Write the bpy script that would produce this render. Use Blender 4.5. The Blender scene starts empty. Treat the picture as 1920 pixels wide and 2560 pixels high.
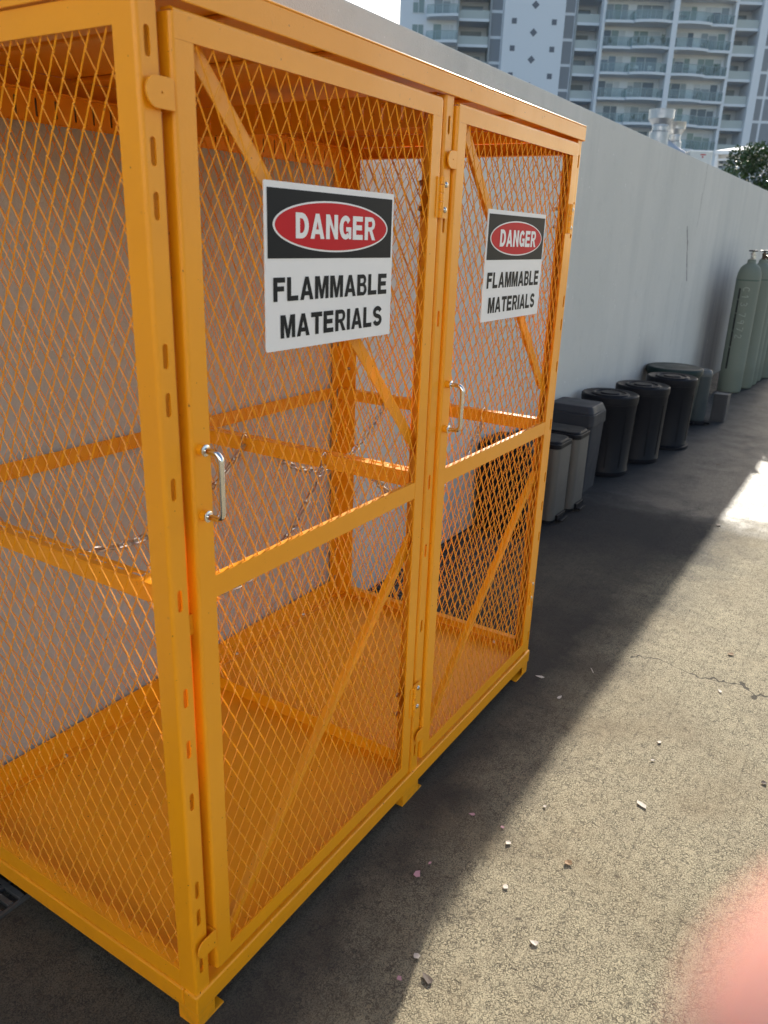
import bpy, math, random
from mathutils import Vector, Matrix
from mathutils.geometry import tessellate_polygon
random.seed(7)
S = bpy.context.scene
COL = S.collection
PI = math.pi

# ------------------------------------------------------------------ camera
CAM_P = Vector((-0.7239, -0.8102, 1.3938))
YAW, PITCH, ROLL = 0.5537, -0.3392, 0.0352
fw = Vector((math.cos(YAW)*math.cos(PITCH), math.sin(YAW)*math.cos(PITCH), math.sin(PITCH)))
r0 = Vector((math.sin(YAW), -math.cos(YAW), 0)); u0 = r0.cross(fw)
cr = r0*math.cos(ROLL) + u0*math.sin(ROLL)
cu = u0*math.cos(ROLL) - r0*math.sin(ROLL)
cd = bpy.data.cameras.new('camera'); cam = bpy.data.objects.new('camera', cd); COL.objects.link(cam)
CAM_M = Matrix(((cr.x, cu.x, -fw.x, CAM_P.x), (cr.y, cu.y, -fw.y, CAM_P.y), (cr.z, cu.z, -fw.z, CAM_P.z), (0, 0, 0, 1)))
cam.matrix_world = CAM_M
cd.sensor_fit = 'VERTICAL'; cd.sensor_height = 9.8; cd.sensor_width = 7.35
cd.lens = 1958.57/2560*9.8
cd.clip_start = 0.004; cd.clip_end = 2000
cd.dof.use_dof = True; cd.dof.focus_distance = 1.9; cd.dof.aperture_fstop = 1.8
S.camera = cam

# ------------------------------------------------------------------ light
SUN_D = Vector((2.3, 0.51, 1.0)).normalized()
SUN_EL = math.asin(SUN_D.z)
SUN_AZ = math.atan2(SUN_D.x, SUN_D.y)          # clockwise from +Y
w = bpy.data.worlds.new("World"); S.world = w; w.use_nodes = True
nt = w.node_tree
sky = nt.nodes.new('ShaderNodeTexSky'); sky.sky_type = 'NISHITA'; sky.sun_disc = False
sky.sun_elevation = SUN_EL; sky.sun_rotation = SUN_AZ
sky.air_density = 1.0; sky.dust_density = 1.5; sky.ozone_density = 1.0
bg = nt.nodes['Background']; bg.inputs['Strength'].default_value = 0.10
nt.links.new(sky.outputs[0], bg.inputs['Color'])
ld = bpy.data.lights.new('sun', 'SUN'); ld.energy = 4.5; ld.angle = math.radians(0.55); ld.color = (1.0, 0.93, 0.80)
sun = bpy.data.objects.new('sun', ld); COL.objects.link(sun)
sun.rotation_euler = SUN_D.to_track_quat('Z', 'Y').to_euler(); sun.location = (20, 5, 30)
S.view_settings.view_transform = 'Standard'; S.view_settings.look = 'None'
S.view_settings.exposure = 1.25; S.view_settings.gamma = 1.0
S.render.film_transparent = False
S.cycles.max_bounces = 8; S.cycles.transparent_max_bounces = 12
S.cycles.use_denoising = True

# ------------------------------------------------------------------ material helpers
def mat(name, col, rough=0.5, metal=0.0, spec=0.5, coat=0.0):
    m = bpy.data.materials.new(name); m.use_nodes = True
    b = m.node_tree.nodes['Principled BSDF']
    b.inputs['Base Color'].default_value = (*col, 1); b.inputs['Roughness'].default_value = rough
    b.inputs['Metallic'].default_value = metal; b.inputs['Specular IOR Level'].default_value = spec
    b.inputs['Coat Weight'].default_value = coat
    return m
class N:
    def __init__(s, m): s.t = m.node_tree; s.b = s.t.nodes['Principled BSDF']; s.co = None
    def n(s, ty, **kw):
        x = s.t.nodes.new('ShaderNode'+ty)
        for k, v in kw.items():
            if k in x.inputs: x.inputs[k].default_value = v
            else: setattr(x, k, v)
        return x
    def l(s, a, b): s.t.links.new(a, b)
    def coord(s, scale=(1, 1, 1), kind='Object'):
        c = s.n('TexCoord'); mp = s.n('Mapping'); mp.inputs['Scale'].default_value = scale
        s.l(c.outputs[kind], mp.inputs[0]); return mp.outputs[0]
    def noise(s, scale, detail=4, rough=0.55, vec=None, dist=0.0):
        x = s.n('TexNoise'); x.inputs['Scale'].default_value = scale; x.inputs['Detail'].default_value = detail
        x.inputs['Roughness'].default_value = rough; x.inputs['Distortion'].default_value = dist
        if vec is not None: s.l(vec, x.inputs['Vector'])
        return x.outputs['Fac']
    def ramp(s, src, stops):
        x = s.n('ValToRGB'); e = x.color_ramp.elements
        while len(e) < len(stops): e.new(0.5)
        for i, (p, c) in enumerate(stops):
            e[i].position = p; e[i].color = (*c, 1) if len(c) == 3 else c
        s.l(src, x.inputs[0]); return x.outputs[0]
    def rng(s, src, a, b, c, d):
        x = s.n('MapRange'); s.l(src, x.inputs[0])
        for i, v in enumerate((a, b, c, d)): x.inputs[i+1].default_value = v
        return x.outputs[0]
    def mix(s, fac, a, b, mode='MIX'):
        x = s.n('Mix'); x.data_type = 'RGBA'; x.blend_type = mode
        for src, i in ((fac, 0), (a, 6), (b, 7)):
            if hasattr(src, 'is_linked') or hasattr(src, 'links'): s.l(src, x.inputs[i])
            elif isinstance(src, tuple): x.inputs[i].default_value = (*src, 1)
            else: x.inputs[i].default_value = src
        return x.outputs[2]
    def math(s, op, a, b=0.0, c=None):
        x = s.n('Math'); x.operation = op
        for i, v in enumerate((a, b) + ((c,) if c is not None else ())):
            if isinstance(v, (int, float)): x.inputs[i].default_value = v
            else: s.l(v, x.inputs[i])
        return x.outputs[0]
    def bump(s, h, strength=0.2, dist=0.01, prev=None):
        x = s.n('Bump'); x.inputs['Strength'].default_value = strength; x.inputs['Distance'].default_value = dist
        s.l(h, x.inputs['Height'])
        if prev is not None: s.l(prev, x.inputs['Normal'])
        s.l(x.outputs[0], s.b.inputs['Normal']); return x.outputs[0]
    def col(s, c): s.l(c, s.b.inputs['Base Color'])
    def rough(s, c): s.l(c, s.b.inputs['Roughness'])

def make_yellow():
    m = mat('yellow_powder_coat', (0.84, 0.34, 0.009), 0.32, 0, 0.5); k = N(m)
    v = k.coord()
    n1 = k.noise(3.0, 5, 0.6, v); n2 = k.noise(60, 3, 0.6, v); n3 = k.noise(420, 2, 0.5, v)
    c = k.mix(k.rng(n1, 0.35, 0.7, 0.0, 1.0), (0.88, 0.345, 0.006), (0.82, 0.312, 0.006))
    c = k.mix(k.rng(n2, 0.68, 0.76, 0.0, 0.35), c, (0.50, 0.20, 0.02))
    n4 = k.noise(150, 1, 0.4, v); c = k.mix(k.rng(n4, 0.775, 0.80, 0.0, 0.8), c, (0.10, 0.04, 0.01))
    low = k.n('SeparateXYZ'); k.l(k.coord(), low.inputs[0])
    c = k.mix(k.math('MULTIPLY', k.rng(low.outputs[2], 0.01, 0.08, 0.20, 0.0), k.rng(n2, 0.42, 0.62, 0.0, 1.0)), c, (0.22, 0.13, 0.04))
    k.col(c); k.rough(k.rng(n1, 0.3, 0.7, 0.28, 0.46))
    b = k.bump(n3, 0.10, 0.002); k.bump(n2, 0.06, 0.004, b)
    return m
YEL = make_yellow()
def make_wall():
    m = mat('painted_render', (0.5, 0.5, 0.48), 0.85); k = N(m)
    v = k.coord(); vs = k.coord((1.3, 1.3, 0.16)); vs2 = k.coord((6, 6, 0.5))
    big = k.noise(0.8, 4, 0.6, v); st = k.noise(2.2, 5, 0.65, vs); st2 = k.noise(1.6, 4, 0.6, vs2); fine = k.noise(170, 3, 0.6, v)
    c = k.mix(k.rng(big, 0.3, 0.7, 0, 1), (0.60, 0.60, 0.575), (0.53, 0.54, 0.52))
    c = k.mix(k.rng(st, 0.50, 0.78, 0.0, 0.60), c, (0.43, 0.45, 0.445))
    c = k.mix(k.rng(st2, 0.60, 0.78, 0.0, 0.30), c, (0.68, 0.68, 0.65))
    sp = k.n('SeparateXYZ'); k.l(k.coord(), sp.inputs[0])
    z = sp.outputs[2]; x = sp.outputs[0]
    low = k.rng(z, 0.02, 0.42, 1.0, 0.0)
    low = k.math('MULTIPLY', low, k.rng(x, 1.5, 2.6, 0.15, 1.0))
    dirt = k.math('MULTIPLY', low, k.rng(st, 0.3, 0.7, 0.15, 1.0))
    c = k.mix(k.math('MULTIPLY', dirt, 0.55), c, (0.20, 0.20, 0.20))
    # broad dark area next to the cylinders and one behind the bins
    def dark_patch(x0, wd, ztop, f):
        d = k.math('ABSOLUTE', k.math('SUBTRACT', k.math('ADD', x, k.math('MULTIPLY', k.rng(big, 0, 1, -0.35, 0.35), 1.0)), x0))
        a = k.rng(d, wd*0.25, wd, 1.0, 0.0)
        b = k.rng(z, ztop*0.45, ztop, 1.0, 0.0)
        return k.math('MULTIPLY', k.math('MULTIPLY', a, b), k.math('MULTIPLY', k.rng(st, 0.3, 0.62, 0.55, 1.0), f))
    c = k.mix(dark_patch(8.55, 0.95, 1.5, 0.85), c, (0.13, 0.135, 0.17))
    c = k.mix(dark_patch(5.75, 0.45, 0.75, 0.7), c, (0.15, 0.155, 0.18))
    # hairline cracks
    def crack(x0, z0, z1, wdt, slope):
        wob = k.noise(5, 4, 0.7, k.coord((1, 1, 1)))
        xx = k.math('SUBTRACT', k.math('SUBTRACT', x, x0), k.math('MULTIPLY', k.math('SUBTRACT', z, z0), slope))
        d = k.math('ABSOLUTE', k.math('ADD', xx, k.rng(wob, 0.2, 0.8, -0.05, 0.05)))
        a = k.math('LESS_THAN', d, wdt)
        b = k.math('MULTIPLY', k.math('GREATER_THAN', z, z0), k.math('LESS_THAN', z, z1))
        return k.math('MULTIPLY', a, b)
    c = k.mix(k.math('MULTIPLY', crack(6.86, 1.10, 1.55, 0.017, -0.60), 0.75), c, (0.10, 0.10, 0.11))
    c = k.mix(k.math('MULTIPLY', crack(6.95, 1.55, 2.2, 0.007, 0.1), 0.6), c, (0.22, 0.22, 0.22))
    c = k.mix(k.math('MULTIPLY', crack(6.60, 0.55, 1.10, 0.005, 0.2), 0.4), c, (0.22, 0.22, 0.22))
    blot = k.noise(9, 6, 0.7, v); c = k.mix(k.rng(blot, 0.55, 0.75, 0.0, 0.22), c, (0.36, 0.365, 0.36))
    spk = k.noise(38, 2, 0.5, v); c = k.mix(k.rng(spk, 0.74, 0.76, 0.0, 0.7), c, (0.80, 0.80, 0.78))
    k.col(c); k.bump(blot, 0.25, 0.01, k.bump(fine, 0.6, 0.004))
    return m
def make_ground():
    m = mat('concrete_ground', (0.3, 0.27, 0.2), 0.9); k = N(m)
    v = k.coord(); vb = k.coord((6.0, 1.0, 1.0)); vr = k.coord((1.0, 9.0, 1.0))
    big = k.noise(0.9, 5, 0.6, v); mid = k.noise(5, 6, 0.65, v); fine = k.noise(75, 4, 0.7, v); gr = k.noise(260, 3, 0.7, v)
    broom = k.noise(26, 4, 0.7, k.coord((0.10, 4.6, 1.0)), 0.2)
    vo = k.n('TexVoronoi'); vo.feature = 'DISTANCE_TO_EDGE'; vo.inputs['Scale'].default_value = 120
    vd = k.n('VectorMath'); vd.operation = 'MULTIPLY_ADD'
    nz = k.n('TexNoise'); nz.inputs['Scale'].default_value = 60; nz.inputs['Detail'].default_value = 5; k.l(v, nz.inputs['Vector'])
    k.l(nz.outputs['Color'], vd.inputs[0]); vd.inputs[1].default_value = (0.034, 0.034, 0.0); k.l(v, vd.inputs[2])
    k.l(vd.outputs[0], vo.inputs['Vector'])
    patch = k.noise(28, 4, 0.7, v)
    fis = k.math('MULTIPLY', k.rng(vo.outputs['Distance'], 0.0, 0.13, 1.0, 0.0), k.rng(patch, 0.33, 0.55, 0.0, 1.0))
    pit = k.rng(k.noise(300, 3, 0.75, v), 0.50, 0.60, 0.0, 1.0)
    c = k.mix(k.rng(big, 0.3, 0.7, 0, 1), (0.415, 0.360, 0.240), (0.355, 0.310, 0.210))
    c = k.mix(k.rng(mid, 0.45, 0.75, 0, 0.5), c, (0.26, 0.22, 0.155))
    c = k.mix(k.rng(fine, 0.52, 0.76, 0.0, 0.5), c, (0.13, 0.108, 0.075))
    c = k.mix(k.rng(broom, 0.54, 0.70, 0.0, 0.50), c, (0.11, 0.092, 0.066))
    c = k.mix(k.rng(gr, 0.58, 0.72, 0.0, 0.45), c, (0.50, 0.45, 0.34))
    c = k.mix(k.math('MULTIPLY', pit, 0.80), c, (0.055, 0.047, 0.036))
    c = k.mix(k.math('MULTIPLY', fis, 0.85), c, (0.045, 0.038, 0.030))
    stn = k.noise(1.9, 5, 0.62, v, 0.4); c = k.mix(k.rng(stn, 0.50, 0.70, 0.0, 0.45), c, (0.17, 0.125, 0.072))
    # wall shadow painted into the colour: darker along the wall and the cage
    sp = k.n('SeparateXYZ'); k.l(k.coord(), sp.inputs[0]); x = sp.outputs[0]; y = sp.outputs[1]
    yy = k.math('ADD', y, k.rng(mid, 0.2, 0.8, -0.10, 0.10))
    shade_band = k.math('MULTIPLY', k.rng(yy, -0.34, -0.05, 0.0, 1.0), k.rng(big, 0.25, 0.6, 0.65, 1.0))
    c = k.mix(k.math('MULTIPLY', shade_band, 0.95), c, (0.030, 0.027, 0.025))
    # dark moist ground with shade painted in, then wet strip in front of the bins
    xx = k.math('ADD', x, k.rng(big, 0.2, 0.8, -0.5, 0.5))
    damp_shade = k.math('MULTIPLY', k.rng(xx, 2.0, 3.1, 0.0, 1.0), k.rng(yy, -0.50, -0.20, 0.0, 1.0))
    c = k.mix(k.math('MULTIPLY', damp_shade, 0.90), c, (0.018, 0.019, 0.022))
    wet = k.math('MULTIPLY', k.rng(k.math('ADD', x, k.rng(mid, 0.2, 0.8, -0.15, 0.15)), 3.45, 3.75, 0.0, 1.0), k.rng(yy, -1.9, -1.2, 0.0, 1.0))
    wet = k.math('MULTIPLY', wet, k.rng(mid, 0.28, 0.55, 0.6, 1.0))
    c = k.mix(k.math('MULTIPLY', wet, 0.60), c, (0.045, 0.046, 0.048))
    # one long shrinkage crack and a control joint
    wob = k.noise(6.5, 3, 0.6, v)
    d = k.math('ABSOLUTE', k.math('ADD', k.math('SUBTRACT', x, 1.878), k.rng(wob, 0.25, 0.75, -0.06, 0.06)))
    ck = k.math('MULTIPLY', k.math('LESS_THAN', d, k.rng(mid, 0.3, 0.7, 0.0026, 0.0048)), k.math('LESS_THAN', y, -0.27))
    j = k.math('LESS_THAN', k.math('ABSOLUTE', k.math('SUBTRACT', x, 7.29)), 0.010)
    ck = k.math('MAXIMUM', ck, j)
    c = k.mix(k.math('MULTIPLY', ck, 0.9), c, (0.035, 0.03, 0.025))
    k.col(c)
    k.rough(k.mix(wet, (0.92, 0.92, 0.92), (0.50, 0.50, 0.50)))
    k.b.inputs['Specular IOR Level'].default_value = 0.25
    h = k.math('SUBTRACT', k.math('ADD', k.math('MULTIPLY', fine, 0.8), k.math('MULTIPLY', broom, 0.5)), k.math('MULTIPLY', fis, 0.6))
    h = k.math('SUBTRACT', h, k.math('MULTIPLY', ck, 1.2))
    h = k.math('ADD', h, k.math('MULTIPLY', gr, 0.4))
    k.bump(h, 0.55, 0.005)
    return m
def speckled(name, col, rough, dust=0.3, metal=0.0, dustcol=(0.35, 0.33, 0.30), spec=0.5, grain=None):
    m = mat(name, col, rough, metal, spec); k = N(m); v = k.coord()
    n1 = k.noise(9, 5, 0.65, v); n2 = k.noise(120, 2, 0.5, v)
    c = k.mix(k.rng(n1, 0.45, 0.8, 0.0, dust), tuple(col), dustcol)
    c = k.mix(k.rng(n2, 0.74, 0.78, 0.0, min(1, dust*2)), c, (0.6, 0.58, 0.54))
    k.col(c); k.rough(k.rng(n1, 0.3, 0.7, max(0.05, rough-0.08), min(1, rough+0.12)))
    if grain: k.bump(k.noise(90, 3, 0.6, k.coord(grain)), 0.12, 0.002)
    return m
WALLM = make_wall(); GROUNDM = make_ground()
CHROME = mat('chrome', (0.75, 0.74, 0.72), 0.10, 1.0)
ZINC = speckled('zinc_steel', (0.55, 0.54, 0.52), 0.28, 0.15, 1.0)
CHAINM = speckled('chain_steel', (0.62, 0.60, 0.57), 0.30, 0.1, 1.0)
STEELBIN = speckled('dull_brushed_steel', (0.105, 0.102, 0.099), 0.5, 0.10, 0.4, grain=(1, 1, 0.05))
BLACKP = speckled('black_plastic', (0.007, 0.008, 0.012), 0.5, 0.015, spec=0.14)
DARKP = speckled('charcoal_plastic', (0.028, 0.031, 0.040), 0.55, 0.03, spec=0.2)
GREENP = speckled('dark_green_plastic', (0.008, 0.020, 0.020), 0.5, 0.03, spec=0.2)
GREYP = speckled('grey_green_plastic', (0.036, 0.047, 0.052), 0.5, 0.04, spec=0.3)
GREYL = speckled('pale_grey_plastic', (0.085, 0.092, 0.094), 0.5, 0.05, spec=0.3)
BOXM = speckled('grey_metal_box', (0.050, 0.052, 0.058), 0.5, 0.05, spec=0.3)
CYLM = speckled('sage_green_paint', (0.155, 0.182, 0.150), 0.6, 0.3, 0, (0.20, 0.20, 0.165), spec=0.3)
CYLD = speckled('darker_green_paint', (0.045, 0.08, 0.065), 0.4, 0.1)
BRASS = speckled('dark_brass', (0.10, 0.075, 0.05), 0.45, 0.2, 0.8)
CHALK = mat('chalk_marker', (0.36, 0.40, 0.36), 0.9)
BLACKPAINT = mat('black_paint', (0.012, 0.012, 0.013), 0.5)
SIGNW = speckled('sign_white', (0.80, 0.78, 0.77), 0.5, 0.05, spec=0.2)
SIGNK = mat('sign_black', (0.010, 0.012, 0.015), 0.55, 0, 0.15)
SIGNR = mat('sign_red', (0.52, 0.012, 0.020), 0.55, 0, 0.15)
IRON = speckled('dark_cast_grate', (0.045, 0.047, 0.05), 0.55, 0.3)
PINK = mat('pink_petal', (0.45, 0.24, 0.28), 0.75); PALE = mat('pale_dry_petal', (0.52, 0.46, 0.40), 0.8)
BROWNL = mat('brown_dry_leaf', (0.22, 0.13, 0.06), 0.8); DARKL = mat('dark_dry_leaf', (0.07, 0.05, 0.04), 0.8)
BWHITE = speckled('white_building_paint', (0.81, 0.83, 0.86), 0.75, 0.06)
BOUNCE_CUT = speckled('bounce_cut_dark', (0.055, 0.05, 0.045), 0.85, 0.1)  # dark base colour of the unseen bounce building, cuts low bounce light
BGREY = speckled('grey_building_paint', (0.40, 0.42, 0.43), 0.8, 0.1)
BSHADE = speckled('loggia_paint', (0.52, 0.56, 0.54), 0.8, 0.1)
LOUV = mat('grey_louvre', (0.42, 0.45, 0.50), 0.6); LOUVD = mat('dark_square', (0.17, 0.18, 0.21), 0.6)
FRAMEW = mat('window_frame_white', (0.78, 0.79, 0.80), 0.5)
PANES = [mat('pane_blue', (0.22, 0.27, 0.33), 0.08), mat('pane_grey', (0.30, 0.33, 0.35), 0.08),
         mat('pane_green', (0.25, 0.31, 0.29), 0.08), mat('pane_curtain', (0.60, 0.62, 0.64), 0.35), mat('pane_dark', (0.13, 0.15, 0.18), 0.06)]
ALU = speckled('galvanised_duct', (0.50, 0.51, 0.52), 0.46, 0.2, 0.9)
ACM = speckled('air_conditioner_paint', (0.66, 0.66, 0.63), 0.6, 0.1)
CANV = mat('white_canvas', (0.80, 0.82, 0.84), 0.8)
RAIL = mat('railing_metal', (0.35, 0.40, 0.42), 0.5)
def glass_mat():
    m = bpy.data.materials.new('green_balcony_glass'); m.use_nodes = True; t = m.node_tree
    for n in list(t.nodes): t.nodes.remove(n)
    o = t.nodes.new('ShaderNodeOutputMaterial'); mx = t.nodes.new('ShaderNodeMixShader'); mx.inputs[0].default_value = 0.20
    tr = t.nodes.new('ShaderNodeBsdfTransparent'); tr.inputs[0].default_value = (0.90, 0.95, 0.94, 1)
    gl = t.nodes.new('ShaderNodeBsdfPrincipled'); gl.inputs['Base Color'].default_value = (0.45, 0.48, 0.49, 1); gl.inputs['Roughness'].default_value = 0.1
    t.links.new(tr.outputs[0], mx.inputs[1]); t.links.new(gl.outputs[0], mx.inputs[2]); t.links.new(mx.outputs[0], o.inputs[0])
    return m
GLASS = glass_mat()
def skin_mat():
    m = mat('skin', (0.78, 0.40, 0.32), 0.5); k = N(m)
    n1 = k.noise(60, 4, 0.6, k.coord())
    k.col(k.mix(k.rng(n1, 0.35, 0.7, 0, 1), (0.66, 0.34, 0.28), (0.58, 0.26, 0.22)))
    k.b.inputs['Subsurface Weight'].default_value = 0.6
    k.b.inputs['Subsurface Radius'].default_value = (0.010, 0.004, 0.002); k.b.inputs['Subsurface Scale'].default_value = 1.0
    return m
def leaf_mat():
    m = mat('glossy_leaf', (0.05, 0.09, 0.03), 0.28); k = N(m)
    n1 = k.noise(3.5, 3, 0.6, k.coord())
    k.col(k.ramp(n1, [(0.3, (0.030, 0.062, 0.022)), (0.55, (0.055, 0.10, 0.030)), (0.75, (0.10, 0.14, 0.05))]))
    return m
LEAF = leaf_mat(); BARK = mat('bark', (0.12, 0.09, 0.06), 0.9)

# ------------------------------------------------------------------ mesh helpers
class MB:
    def __init__(s): s.v = []; s.f = []; s.mi = []; s.cur = 0
    def add(s, vs, fs):
        o = len(s.v); s.v += [tuple(p) for p in vs]; s.f += [tuple(i+o for i in f) for f in fs]; s.mi += [s.cur]*len(fs); return s
    def box(s, x0, x1, y0, y1, z0, z1):
        vs = [(x, y, z) for z in (z0, z1) for y in (y0, y1) for x in (x0, x1)]
        return s.add(vs, [(0, 2, 3, 1), (4, 5, 7, 6), (0, 1, 5, 4), (2, 6, 7, 3), (0, 4, 6, 2), (1, 3, 7, 5)])
    def bar(s, a, b, wdt, th, wdir):
        """box beam from a to b, wdt across along wdir, th across the third axis"""
        a = Vector(a); b = Vector(b); d = (b-a).normalized(); wd = Vector(wdir); wd = (wd - d*wd.dot(d)).normalized(); t = d.cross(wd)
        vs = [p + wd*(i*wdt/2) + t*(j*th/2) for p in (a, b) for i, j in ((-1, -1), (1, -1), (1, 1), (-1, 1))]
        return s.add(vs, [(3, 2, 1, 0), (4, 5, 6, 7), (0, 1, 5, 4), (1, 2, 6, 5), (2, 3, 7, 6), (3, 0, 4, 7)])
    def tube(s, pts, r, n=8, closed=False, cap=True):
        pts = [Vector(p) for p in pts]; m = len(pts); rings = []; up = None
        for i, p in enumerate(pts):
            if closed: d = pts[(i+1) % m]-pts[i-1]
            else: d = pts[min(i+1, m-1)]-pts[max(i-1, 0)]
            d.normalize()
            if up is None:
                up = Vector((0, 0, 1)) if abs(d.z) < 0.9 else Vector((1, 0, 0))
            x = (up - d*up.dot(d)).normalized(); up = x; y = d.cross(x)
            rr = r[i] if isinstance(r, (list, tuple)) else r
            rings.append([p + x*(rr*math.cos(2*PI*k/n)) + y*(rr*math.sin(2*PI*k/n)) for k in range(n)])
        vs = [q for ring in rings for q in ring]; fs = []
        for i in range(m if closed else m-1):
            a = i*n; b = ((i+1) % m)*n
            for k in range(n): fs.append((a+k, a+(k+1) % n, b+(k+1) % n, b+k))
        if cap and not closed:
            fs.append(tuple(range(n-1, -1, -1))); fs.append(tuple((m-1)*n+k for k in range(n)))
        return s.add(vs, fs)
    def lathe(s, prof, n=32, c=(0, 0, 0), axis='z'):
        vs = []; fs = []
        for r, h in prof:
            for k in range(n):
                a = 2*PI*k/n; p = (r*math.cos(a), r*math.sin(a), h)
                if axis == 'y': p = (p[0], p[2], p[1])
                if axis == 'x': p = (p[2], p[0], p[1])
                vs.append((p[0]+c[0], p[1]+c[1], p[2]+c[2]))
        for i in range(len(prof)-1):
            for k in range(n):
                fs.append((i*n+k, i*n+(k+1) % n, (i+1)*n+(k+1) % n, (i+1)*n+k))
        if prof[0][0] > 1e-6: fs.append(tuple(range(n-1, -1, -1)))
        if prof[-1][0] > 1e-6: fs.append(tuple((len(prof)-1)*n+k for k in range(n)))
        return s.add(vs, fs)
    def plate(s, outer, holes, th, M):
        """flat polygon with holes, extruded by th along +w; M maps (u,v,w) to space"""
        loops = [outer]+list(holes); allp = [p for L in loops for p in L]; n = len(allp)
        tris = tessellate_polygon([[Vector((p[0], p[1], 0)) for p in L] for L in loops])
        if th == 0:
            return s.add([M @ Vector((p[0], p[1], 0)) for p in allp], [tuple(t) for t in tris])
        vs = [M @ Vector((p[0], p[1], 0)) for p in allp] + [M @ Vector((p[0], p[1], th)) for p in allp]
        fs = [tuple(t) for t in tris] + [tuple(i+n for i in reversed(t)) for t in tris]
        o = 0
        for L in loops:
            m = len(L)
            for i in range(m): a = o+i; b = o+(i+1) % m; fs.append((a, b, b+n, a+n))
            o += m
        return s.add(vs, fs)
    def prism(s, poly, z0, z1, top=1.0, c=None):
        n = len(poly)
        if c is None: c = (sum(p[0] for p in poly)/n, sum(p[1] for p in poly)/n)
        vs = [(p[0], p[1], z0) for p in poly]+[(c[0]+(p[0]-c[0])*top, c[1]+(p[1]-c[1])*top, z1) for p in poly]
        fs = [tuple(range(n-1, -1, -1)), tuple(range(n, 2*n))]+[(i, (i+1) % n, n+(i+1) % n, n+i) for i in range(n)]
        return s.add(vs, fs)
    def build(s, name, m, parent=None, bevel=0, smooth=False, seg=2):
        me = bpy.data.meshes.new(name); me.from_pydata(s.v, [], s.f)
        ms = m if isinstance(m, (list, tuple)) else [m]
        for x in ms: me.materials.append(x)
        if len(ms) > 1: me.polygons.foreach_set('material_index', s.mi)
        import bmesh
        bm = bmesh.new(); bm.from_mesh(me); bmesh.ops.recalc_face_normals(bm, faces=bm.faces); bm.to_mesh(me); bm.free()
        if smooth:
            me.polygons.foreach_set('use_smooth', [True]*len(me.polygons))
            me.set_sharp_from_angle(angle=math.radians(40))
        me.update()
        o = bpy.data.objects.new(name, me); COL.objects.link(o)
        if parent is not None: o.parent = parent
        if bevel:
            b = o.modifiers.new('bevel', 'BEVEL'); b.width = bevel; b.segments = seg; b.limit_method = 'ANGLE'; b.angle_limit = math.radians(40)
        return o
def tag(o, label=None, cat=None, group=None, kind=None):
    if label: o['label'] = label
    if cat: o['category'] = cat
    if group: o['group'] = group
    if kind: o['kind'] = kind
    return o
def empty(name, loc, label, cat, group=None, rz=0):
    o = bpy.data.objects.new(name, None); COL.objects.link(o); o.location = loc; o.rotation_euler = (0, 0, rz)
    o.empty_display_size = 0.05
    return tag(o, label, cat, group)
def copy_tree(o, parent=None):
    c = o.copy(); COL.objects.link(c); c.parent = parent
    for ch in list(o.children): copy_tree(ch, c)
    return c
def stadium(cx, cy, wdt, h, n=6):
    r = wdt/2; p = []
    for k in range(n+1): a = PI*k/n; p.append((cx+r*math.cos(a), cy+h/2-r+r*math.sin(a)))
    for k in range(n+1): a = PI+PI*k/n; p.append((cx+r*math.cos(a), cy-h/2+r+r*math.sin(a)))
    return p
def rect(x0, x1, y0, y1): return [(x0, y0), (x1, y0), (x1, y1), (x0, y1)]
def rrect(x0, x1, y0, y1, r, n=5):
    if not isinstance(r, (list, tuple)): r = (r,)*4
    p = []
    for (cx, cy, a0), rr in zip(((x1, y1, 0), (x0, y1, 90), (x0, y0, 180), (x1, y0, 270)), r):
        ox = cx-rr if cx == x1 else cx+rr; oy = cy-rr if cy == y1 else cy+rr
        for k in range(n+1): a = math.radians(a0+90*k/n); p.append((ox+rr*math.cos(a), oy+rr*math.sin(a)))
    return p
def basis(o, u, v, wv):
    return Matrix(((u[0], v[0], wv[0], o[0]), (u[1], v[1], wv[1], o[1]), (u[2], v[2], wv[2], o[2]), (0, 0, 0, 1)))
XZ = lambda y: basis((0, y, 0), (1, 0, 0), (0, 0, 1), (0, 1, 0))      # (u,v,w)->(x,z,+y)
YZ = lambda x: basis((x, 0, 0), (0, 1, 0), (0, 0, 1), (1, 0, 0))      # ->(y,z,+x)

# ------------------------------------------------------------------ setting: ground
g = MB()
xs = [-300, -40, -6, -2, 0, 2, 4, 8, 14, 40, 300]; ys = [-300, -40, -8, -3, -1, 0, 1, 4, 40, 300]
for i in range(len(xs)-1):
    for jx in range(len(ys)-1): g.add([(xs[i], ys[jx], 0), (xs[i+1], ys[jx], 0), (xs[i+1], ys[jx+1], 0), (xs[i], ys[jx+1], 0)], [(0, 1, 2, 3)])
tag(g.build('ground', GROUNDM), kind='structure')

# ------------------------------------------------------------------ boundary wall
YW, ZW = 0.7985, 2.071
wl = MB(); wl.box(-7, 26, YW, YW+0.20, -0.2, ZW)
wall = tag(wl.build('boundary_wall', WALLM, bevel=0.006), 'long pale grey rendered wall with weather streaks running behind the cage', 'wall')

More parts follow.
